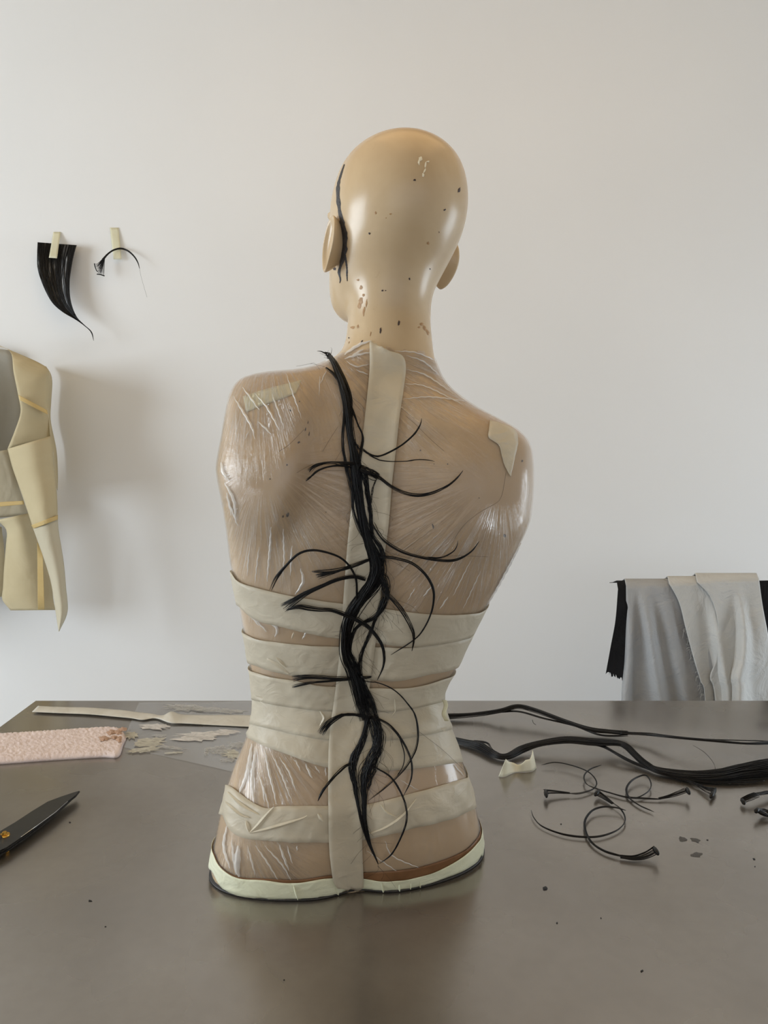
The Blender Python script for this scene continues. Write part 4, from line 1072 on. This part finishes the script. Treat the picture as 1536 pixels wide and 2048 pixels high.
def fleck(px_, py_, rx, ry, rot, label=None, n=12, m=None):
    h = 0.0006; vs = [onT(px_, py_, h)]
    for k in range(n):
        a = 2*math.pi*k/n; r = 1+random.uniform(-0.3, 0.3); c, s = math.cos(rot), math.sin(rot)
        x_, y_ = rx*r*math.cos(a), ry*r*math.sin(a); vs.append(onT(px_+x_*c-y_*s, py_+x_*s+y_*c, 0.0002))
    o = pyd('hair_fleck', vs, [(0, 1+(k+1) % n, 1+k) for k in range(n)], m or M_SMUT)
    return tag(o, label or 'tiny dark fleck of hair dust lying on the table', 'fleck', 'dark flecks on the table')
fleck(1365,1678,10,5,0.1,'dark oval smut, rounder of the two side by side')
fleck(1391,1680,11,4,0.3,'dark slanted smut beside the rounder one')
fleck(1393,1709,11,5,0.0,'feathery dark smut below the other two')
for p, lb in (((1090,1777,5,4,0.3),'largest black fleck on the bare table in front of the hair curls'),((1114,1846,2,2,0),'small black fleck just nearer than the largest fleck'),((1508,1718,3,2,0.5),'black fleck at the table side beyond the feathery smut'),
    ((180,1802,4,2,0.2),'flat black fleck on the table in front of the scissors'),((211,1853,2,1.2,0),'thin black fleck nearer than the one before the scissors'),((1284,1942,4,2.2,-0.8),'slanted dark fleck nearest the front of the table'),
    ((140,1645,2,1.5,0),'tiny black speck beside the scissor blade'),((1415,1680,2,1.5,0),'tiny black speck next to the slanted smut'),((1510,1733,1.5,1.5,0),'lowest tiny speck at the table side'),
    ((1122,1648,1.5,1.5,0),'tiny speck inside the wide open hair loop'),((1202,1836,1.5,1.5,0.2),'pinpoint speck between the front flecks'),((568,1960,1.5,1.5,0),'pinpoint speck in the table reflection before the mannequin'),((952,1642,1.5,1.5,0),'pinpoint speck on the table beside the mannequin hip')):
    fleck(*p, lb, m=M_HAIR)

# ---- curled scrap of tape
M_SCRAP = mat_tape('scrap_tape', lin(238,236,214), lin(244,243,226), 0.06, 0.4, 0.2)
Q = interp([(997,1549),(1010,1549),(1030,1541),(1050,1540),(1066,1538),(1073,1532)], 40); vs, fs = [], []
for i in range(40):
    t = i/39; p = onT(Q[i, 0], Q[i, 1]+4, 0.0006)
    up = 0.004 + 0.020*abs(2*t-1)**2.2; lean = (0.5-t)*0.012
    wv = 0.5 + 0.5*abs(2*t-1)
    tw = math.sin(t*7)*0.006
    for j in range(6):
        s = j/5
        vs.append(p + Vector((lean*s*2 + (0.006*s if t > 0.8 else 0), 0.016*s*(1-wv) + tw*s, 0.026*s*wv*(0.5+0.5*abs(2*t-1)) + 0.004*s)))
for i in range(39):
    for j in range(5):
        a = i*6+j; fs.append((a, a+1, a+7, a+6))
o = pyd('tape_scrap', vs, fs, M_SCRAP, None, True); solid(o, 0.0005, 1)
tag(o, 'curled cream scrap of masking tape standing by the thick hair branch', 'tape')

# ---- pink terry strip
def mat_pink():
    t = NT('pink_foam'); v = t.coord()
    col = t.ramp(t.noise(30, 4, 0.6, v), [(0.3, lin(218,203,201)), (0.7, lin(229,215,213))])
    nb = t.bump(t.noise(420, 3, 0.6, v), 0.5, 0.0016)
    t.surf(t.pbsdf(col, 0.9, 0, 0.15, nb).outputs[0]); return t.m
M_PINK = mat_pink()
foam = thing('foam_strip', 'thick pink rough-surfaced foam strip with a torn end', 'foam strip', onT(120, 1490, 0.0))
TH = 0.010
top = interp([(-66,1467),(0,1463),(100,1457),(215,1450),(240,1456),(252,1470)], 130); bot = interp([(-70,1521),(0,1518),(100,1511),(200,1505),(236,1504),(247,1480)], 130)
vs, fs = [], []; nv = 40
for i in range(130):
    for j in range(nv):
        s = j/(nv-1); q = top[i]*(1-s) + bot[i]*s
        e = min(s, 1-s)/0.06; e2 = min(1, (129-i)/5)
        h = TH*min(1, 0.45+0.55*min(1, e))*(0.6+0.4*e2) + random.uniform(-0.0011, 0.0011)
        p = onT(q[0], q[1], TH); vs.append((p.x, p.y, TZ + max(h, 0.003)))
for i in range(129):
    for j in range(nv-1):
        a = i*nv+j; fs.append((a, a+nv, a+nv+1, a+1))
b0 = len(vs)
rim = [i*nv for i in range(130)] + [129*nv+j for j in range(1, nv)] + [i*nv+nv-1 for i in range(128, -1, -1)] + [j for j in range(nv-2, 0, -1)]
vs += [(vs[i][0], vs[i][1], TZ+0.0003) for i in rim]
for k in range(len(rim)):
    k2 = (k+1) % len(rim); fs.append((rim[k], rim[k2], b0+k2, b0+k))
fs.append(tuple(b0+k for k in range(len(rim))))
o = pyd('foam_body', vs, fs, M_PINK, None, True)
bm = bmesh.new(); bm.from_mesh(o.data); bmesh.ops.recalc_face_normals(bm, faces=bm.faces); bm.to_mesh(o.data); bm.free(); adopt(o, foam)
M_TEAR = mat_simple('torn_foam', lin(176,140,116), lin(206,172,148), 260, 0.9, 0.8, 0.003)
for (px_, py_, rx, ry) in ((222,1465,9,5),(208,1477,10,5),(236,1464,8,5),(246,1458,9,4),(228,1474,7,4),(238,1478,6,6)):
    vs = [onT(px_, py_, TH+0.0035)]
    for k in range(14):
        a = 2*math.pi*k/14; r = 1+random.uniform(-0.3, 0.3); vs.append(onT(px_+rx*r*math.cos(a), py_+ry*r*math.sin(a), TH+0.0008))
    adopt(pyd('torn_patch', vs, [(0, 1+(k+1) % 14, 1+k) for k in range(14)], M_TEAR), foam)

# ---- scissors
M_STEEL = mat_simple('black_steel', lin(30,30,31), lin(40,40,41), 60, 0.32, 0.05, metal=0.3)
M_BRASS = mat_simple('brass', lin(200,150,60), lin(226,176,84), 80, 0.22, 0.02, metal=1.0)
sc_ = thing('scissors', 'black tailor scissors with a brass pivot screw', 'scissors', onT(10, 1668, 0.0))
def plate(name, pts, z0, z1, m, bev=0.0008):
    """pts: world xy outline"""
    bm = bmesh.new(); f = bm.faces.new([bm.verts.new((p[0], p[1], z0)) for p in pts])
    r = bmesh.ops.extrude_face_region(bm, geom=[f]); bmesh.ops.translate(bm, vec=(0, 0, z1-z0), verts=[v for v in r['geom'] if isinstance(v, bmesh.types.BMVert)])
    bmesh.ops.recalc_face_normals(bm, faces=bm.faces)
    if bev: bmesh.ops.bevel(bm, geom=bm.edges[:], offset=bev, segments=2, affect='EDGES')
    me = bpy.data.meshes.new(name); bm.to_mesh(me); bm.free()
    return adopt(obj(name, me, m), sc_)
zz = 0.010
up = [onT(*p, zz+0.004) for p in ((160,1580),(146,1584),(122,1592),(95,1602),(62,1622),(30,1643),(0,1661),(-26,1676),(-30,1700),(-8,1704),(14,1694),(48,1671),(80,1647),(110,1625),(136,1602),(152,1590))]
plate('blade', [(p.x, p.y) for p in up], TZ+zz, TZ+zz+0.0035, M_STEEL)
P0 = onT(10, 1668, zz)
lo = [onT(*p, zz) for p in ((156,1584),(140,1600),(112,1626),(82,1650),(50,1674),(14,1699),(-10,1712),(-36,1700),(-30,1676),(0,1668),(60,1630),(120,1598))]
plate('blade', [(p.x, p.y) for p in lo], TZ+zz-0.0042, TZ+zz-0.0005, M_STEEL)
edge_ = [onT(*p, zz+0.0045) for p in ((42,1674),(80,1647),(110,1625),(135,1603))]
adopt(tube_obj('honed_edge', [([tuple(p) for p in edge_], [0.0005]*4)], mat_simple('bright_steel', lin(190,190,190), lin(205,205,205), 60, 0.25, 0.02, metal=1.0), None, 5), sc_)
def disc(name, c, r, z0, z1, m, n=28, r2=None):
    bm = bmesh.new(); bmesh.ops.create_cone(bm, cap_ends=True, segments=n, radius1=r, radius2=r2 or r, depth=z1-z0)
    bmesh.ops.translate(bm, vec=(c.x, c.y, (z0+z1)/2), verts=bm.verts); me = bpy.data.meshes.new(name); bm.to_mesh(me); bm.free()
    return adopt(obj(name, me, m, None, False), sc_)
pc = onT(9, 1667, zz+0.006)
disc('pivot_screw', pc, 0.0072, TZ+zz+0.0035, TZ+zz+0.0050, M_BRASS, 32, 0.0066)
disc('pivot_screw', pc, 0.0034, TZ+zz+0.0050, TZ+zz+0.0085, M_BRASS, 20, 0.0028)
disc('pivot_nut', onT(12, 1700, 0.003), 0.0042, TZ+0.0004, TZ+zz-0.0042, M_BRASS, 16)
tipw = onT(160, 1580, zz); dirw = (Vector((P0.x, P0.y, 0)) - Vector((tipw.x, tipw.y, 0))).normalized(); sid = Vector((-dirw.y, dirw.x, 0))
for sgn, hz in ((1, zz), (-1, zz-0.0005)):
    c0 = Vector((P0.x, P0.y, TZ+hz))
    pts = [c0 + dirw*0.012 + sid*sgn*0.006, c0 + dirw*0.05 + sid*sgn*0.014]
    for k in range(17):
        a = math.pi + 2*math.pi*k/16*0.97
        pts.append(c0 + dirw*(0.088 + 0.036*math.cos(a)) + sid*sgn*(0.022 + 0.017*math.sin(a)))
    R_ = [0.0055]*2 + [0.0050]*17
    adopt(tube_obj('handle', [([tuple(p) for p in interp([tuple(p) for p in pts], 70)], np.interp(np.linspace(0, 1, 70), [0, 0.3, 1], [0.006, 0.0052, 0.005]))], M_STEEL, None, 10), sc_)

# ---- clear sheet with dried glue smears
def mat_sheet():
    t = NT('clear_sheet'); v = t.coord()
    h = t.noise(14, 3, 0.5, v, 0.6); nb = t.bump(h, 0.25, 0.004)
    tr = t.n('BsdfTransparent'); tr.inputs[0].default_value = (0.93, 0.93, 0.93, 1)
    df = t.n('BsdfDiffuse'); df.inputs[0].default_value = (0.6, 0.6, 0.6, 1)
    m1 = t.n('MixShader'); m1.inputs[0].default_value = 0.05; t.l(tr.outputs[0], m1.inputs[1]); t.l(df.outputs[0], m1.inputs[2])
    gl = t.n('BsdfGlossy'); gl.inputs['Roughness'].default_value = 0.12; t.l(nb, gl.inputs['Normal'])
    fr_ = t.n('Fresnel'); fr_.inputs['IOR'].default_value = 1.4; t.l(nb, fr_.inputs['Normal'])
    m2 = t.n('MixShader'); t.l(t.math('MULTIPLY', fr_.outputs[0], 0.35), m2.inputs[0]); t.l(m1.outputs[0], m2.inputs[1]); t.l(gl.outputs[0], m2.inputs[2])
    t.surf(m2.outputs[0]); return t.m
def mat_smear(name, c, transp):
    t = NT(name); v = t.coord((1, 2.5, 1))
    f = t.noise(60, 5, 0.65, v, 0.8)
    p = t.pbsdf(c, 0.5, 0, 0.3, t.bump(f, 0.6, 0.002)); tr = t.n('BsdfTransparent')
    mx = t.n('MixShader'); t.l(t.ramp(f, [(0.32, (1-transp-0.35,)*3), (0.62, (min(1, 1-transp+0.1),)*3)]), mx.inputs[0]); t.l(tr.outputs[0], mx.inputs[1]); t.l(p.outputs[0], mx.inputs[2])
    t.surf(mx.outputs[0]); return t.m
M_SM1 = mat_smear('white_smear', lin(214,211,208), 0.12); M_SM2 = mat_smear('grey_smear', lin(190,190,186), 0.5); M_SM3 = mat_smear('cream_smear', lin(206,202,186), 0.3)
sheet = thing('plastic_sheet', 'clear plastic sheet smeared with dried white glue', 'plastic sheet', onT(380, 1460, 0.0))
TL, TRr, BR_, BL = (278,1406), (560,1404), (560,1566), (242,1494)
vs, fs = [], []; nu, nv = 40, 30
for i in range(nu):
    for j in range(nv):
        a, b = i/(nu-1), j/(nv-1)
        tx = np.array(TL)*(1-a)+np.array(TRr)*a; bx = np.array(BL)*(1-a)+np.array(BR_)*a; q = tx*(1-b)+bx*b
        p = onT(q[0], q[1], 0); vs.append((p.x, min(p.y, FARY-0.004), TZ+0.0012+0.0006*math.sin(9*a+4*b)+0.0005*math.sin(13*b-6*a)))
for i in range(nu-1):
    for j in range(nv-1):
        a = i*nv+j; fs.append((a, a+nv, a+nv+1, a+1))
adopt(pyd('clear_film', vs, fs, mat_sheet(), None, True), sheet)
def smear(px_, py_, rx, ry, rot, m, n=22, h=0.0028):
    vs = [onT(px_, py_, h+0.0006)]; f = []
    rs = [1 + 0.22*math.sin(3*k+px_)+random.uniform(-0.25, 0.25) for k in range(n)]
    for ring in (0.55, 1.0):
        for k in range(n):
            a = 2*math.pi*k/n; r = ring*rs[k]; c, s = math.cos(rot), math.sin(rot)
            x_, y_ = rx*r*math.cos(a), ry*r*math.sin(a); p = onT(px_+x_*c-y_*s, py_+x_*s+y_*c, h if ring < 1 else h-0.0005); p.y = min(p.y, FARY-0.005); vs.append(p)
    for k in range(n):
        k2 = (k+1) % n; f.append((0, 1+k2, 1+k)); f.append((1+k, 1+k2, 1+n+k2, 1+n+k))
    adopt(pyd('glue_smear', vs, f, m), sheet)
for a in ((310,1453,30,6,0.03,M_SM1),(415,1468,58,5,-0.05,M_SM1),(395,1477,44,5,-0.03,M_SM1),(455,1463,22,4,0.05,M_SM1),(370,1415,42,7,0.05,M_SM2),(430,1420,60,5,0.05,M_SM2),(300,1484,34,9,-0.12,M_SM3),(285,1500,32,5,-0.1,M_SM3),
          (340,1495,32,3,0.1,M_SM2),(318,1471,14,3,0,M_SM2),(350,1505,18,2,-0.05,M_SM3),(440,1500,26,8,0.1,M_SM2),(465,1508,20,9,0.1,M_SM3),(412,1503,5,8,0.1,M_SM2),(260,1470,16,7,-0.1,M_SM3),(455,1520,16,4,0,M_SM2),(480,1490,24,6,0,M_SM2)):
    smear(*a)

# ---- long limp strip of wide tape
Lp = [(76,1412),(120,1414),(180,1415.5),(240,1420),(270,1424),(300,1427),(325,1431),(343,1423),(365,1429),(420,1430),(480,1430),(540,1432)]
Rp = [(64,1424),(120,1426.5),(180,1429),(240,1434.5),(265,1437),(285,1440),(312,1437),(340,1446),(365,1447),(420,1450),(480,1453),(540,1455)]
A, B = interp(Lp, 90), interp(Rp, 90); vs, fs = [], []
for i in range(90):
    for j in range(8):
        s = j/7; q = A[i]*(1-s)+B[i]*s; t = i/89
        h = 0.0034 + 0.0022*math.sin(math.pi*s)*(0.4+0.6*abs(math.sin(t*21))) + (0.010*math.exp(-((q[0]-343)/14)**2)*(1-s) if True else 0)
        p = onT(q[0], q[1], h); vs.append(p)
for i in range(89):
    for j in range(7):
        a = i*8+j; fs.append((a, a+1, a+9, a+8))
o = pyd('tape_length', vs, fs, mat_tape('limp_tape', lin(202,199,189), lin(214,211,202), 0.12, 0.5, 0.7), None, True); solid(o, 0.0005, 1)
tag(o, 'long limp strip of cream tape lying along the far table edge', 'tape')
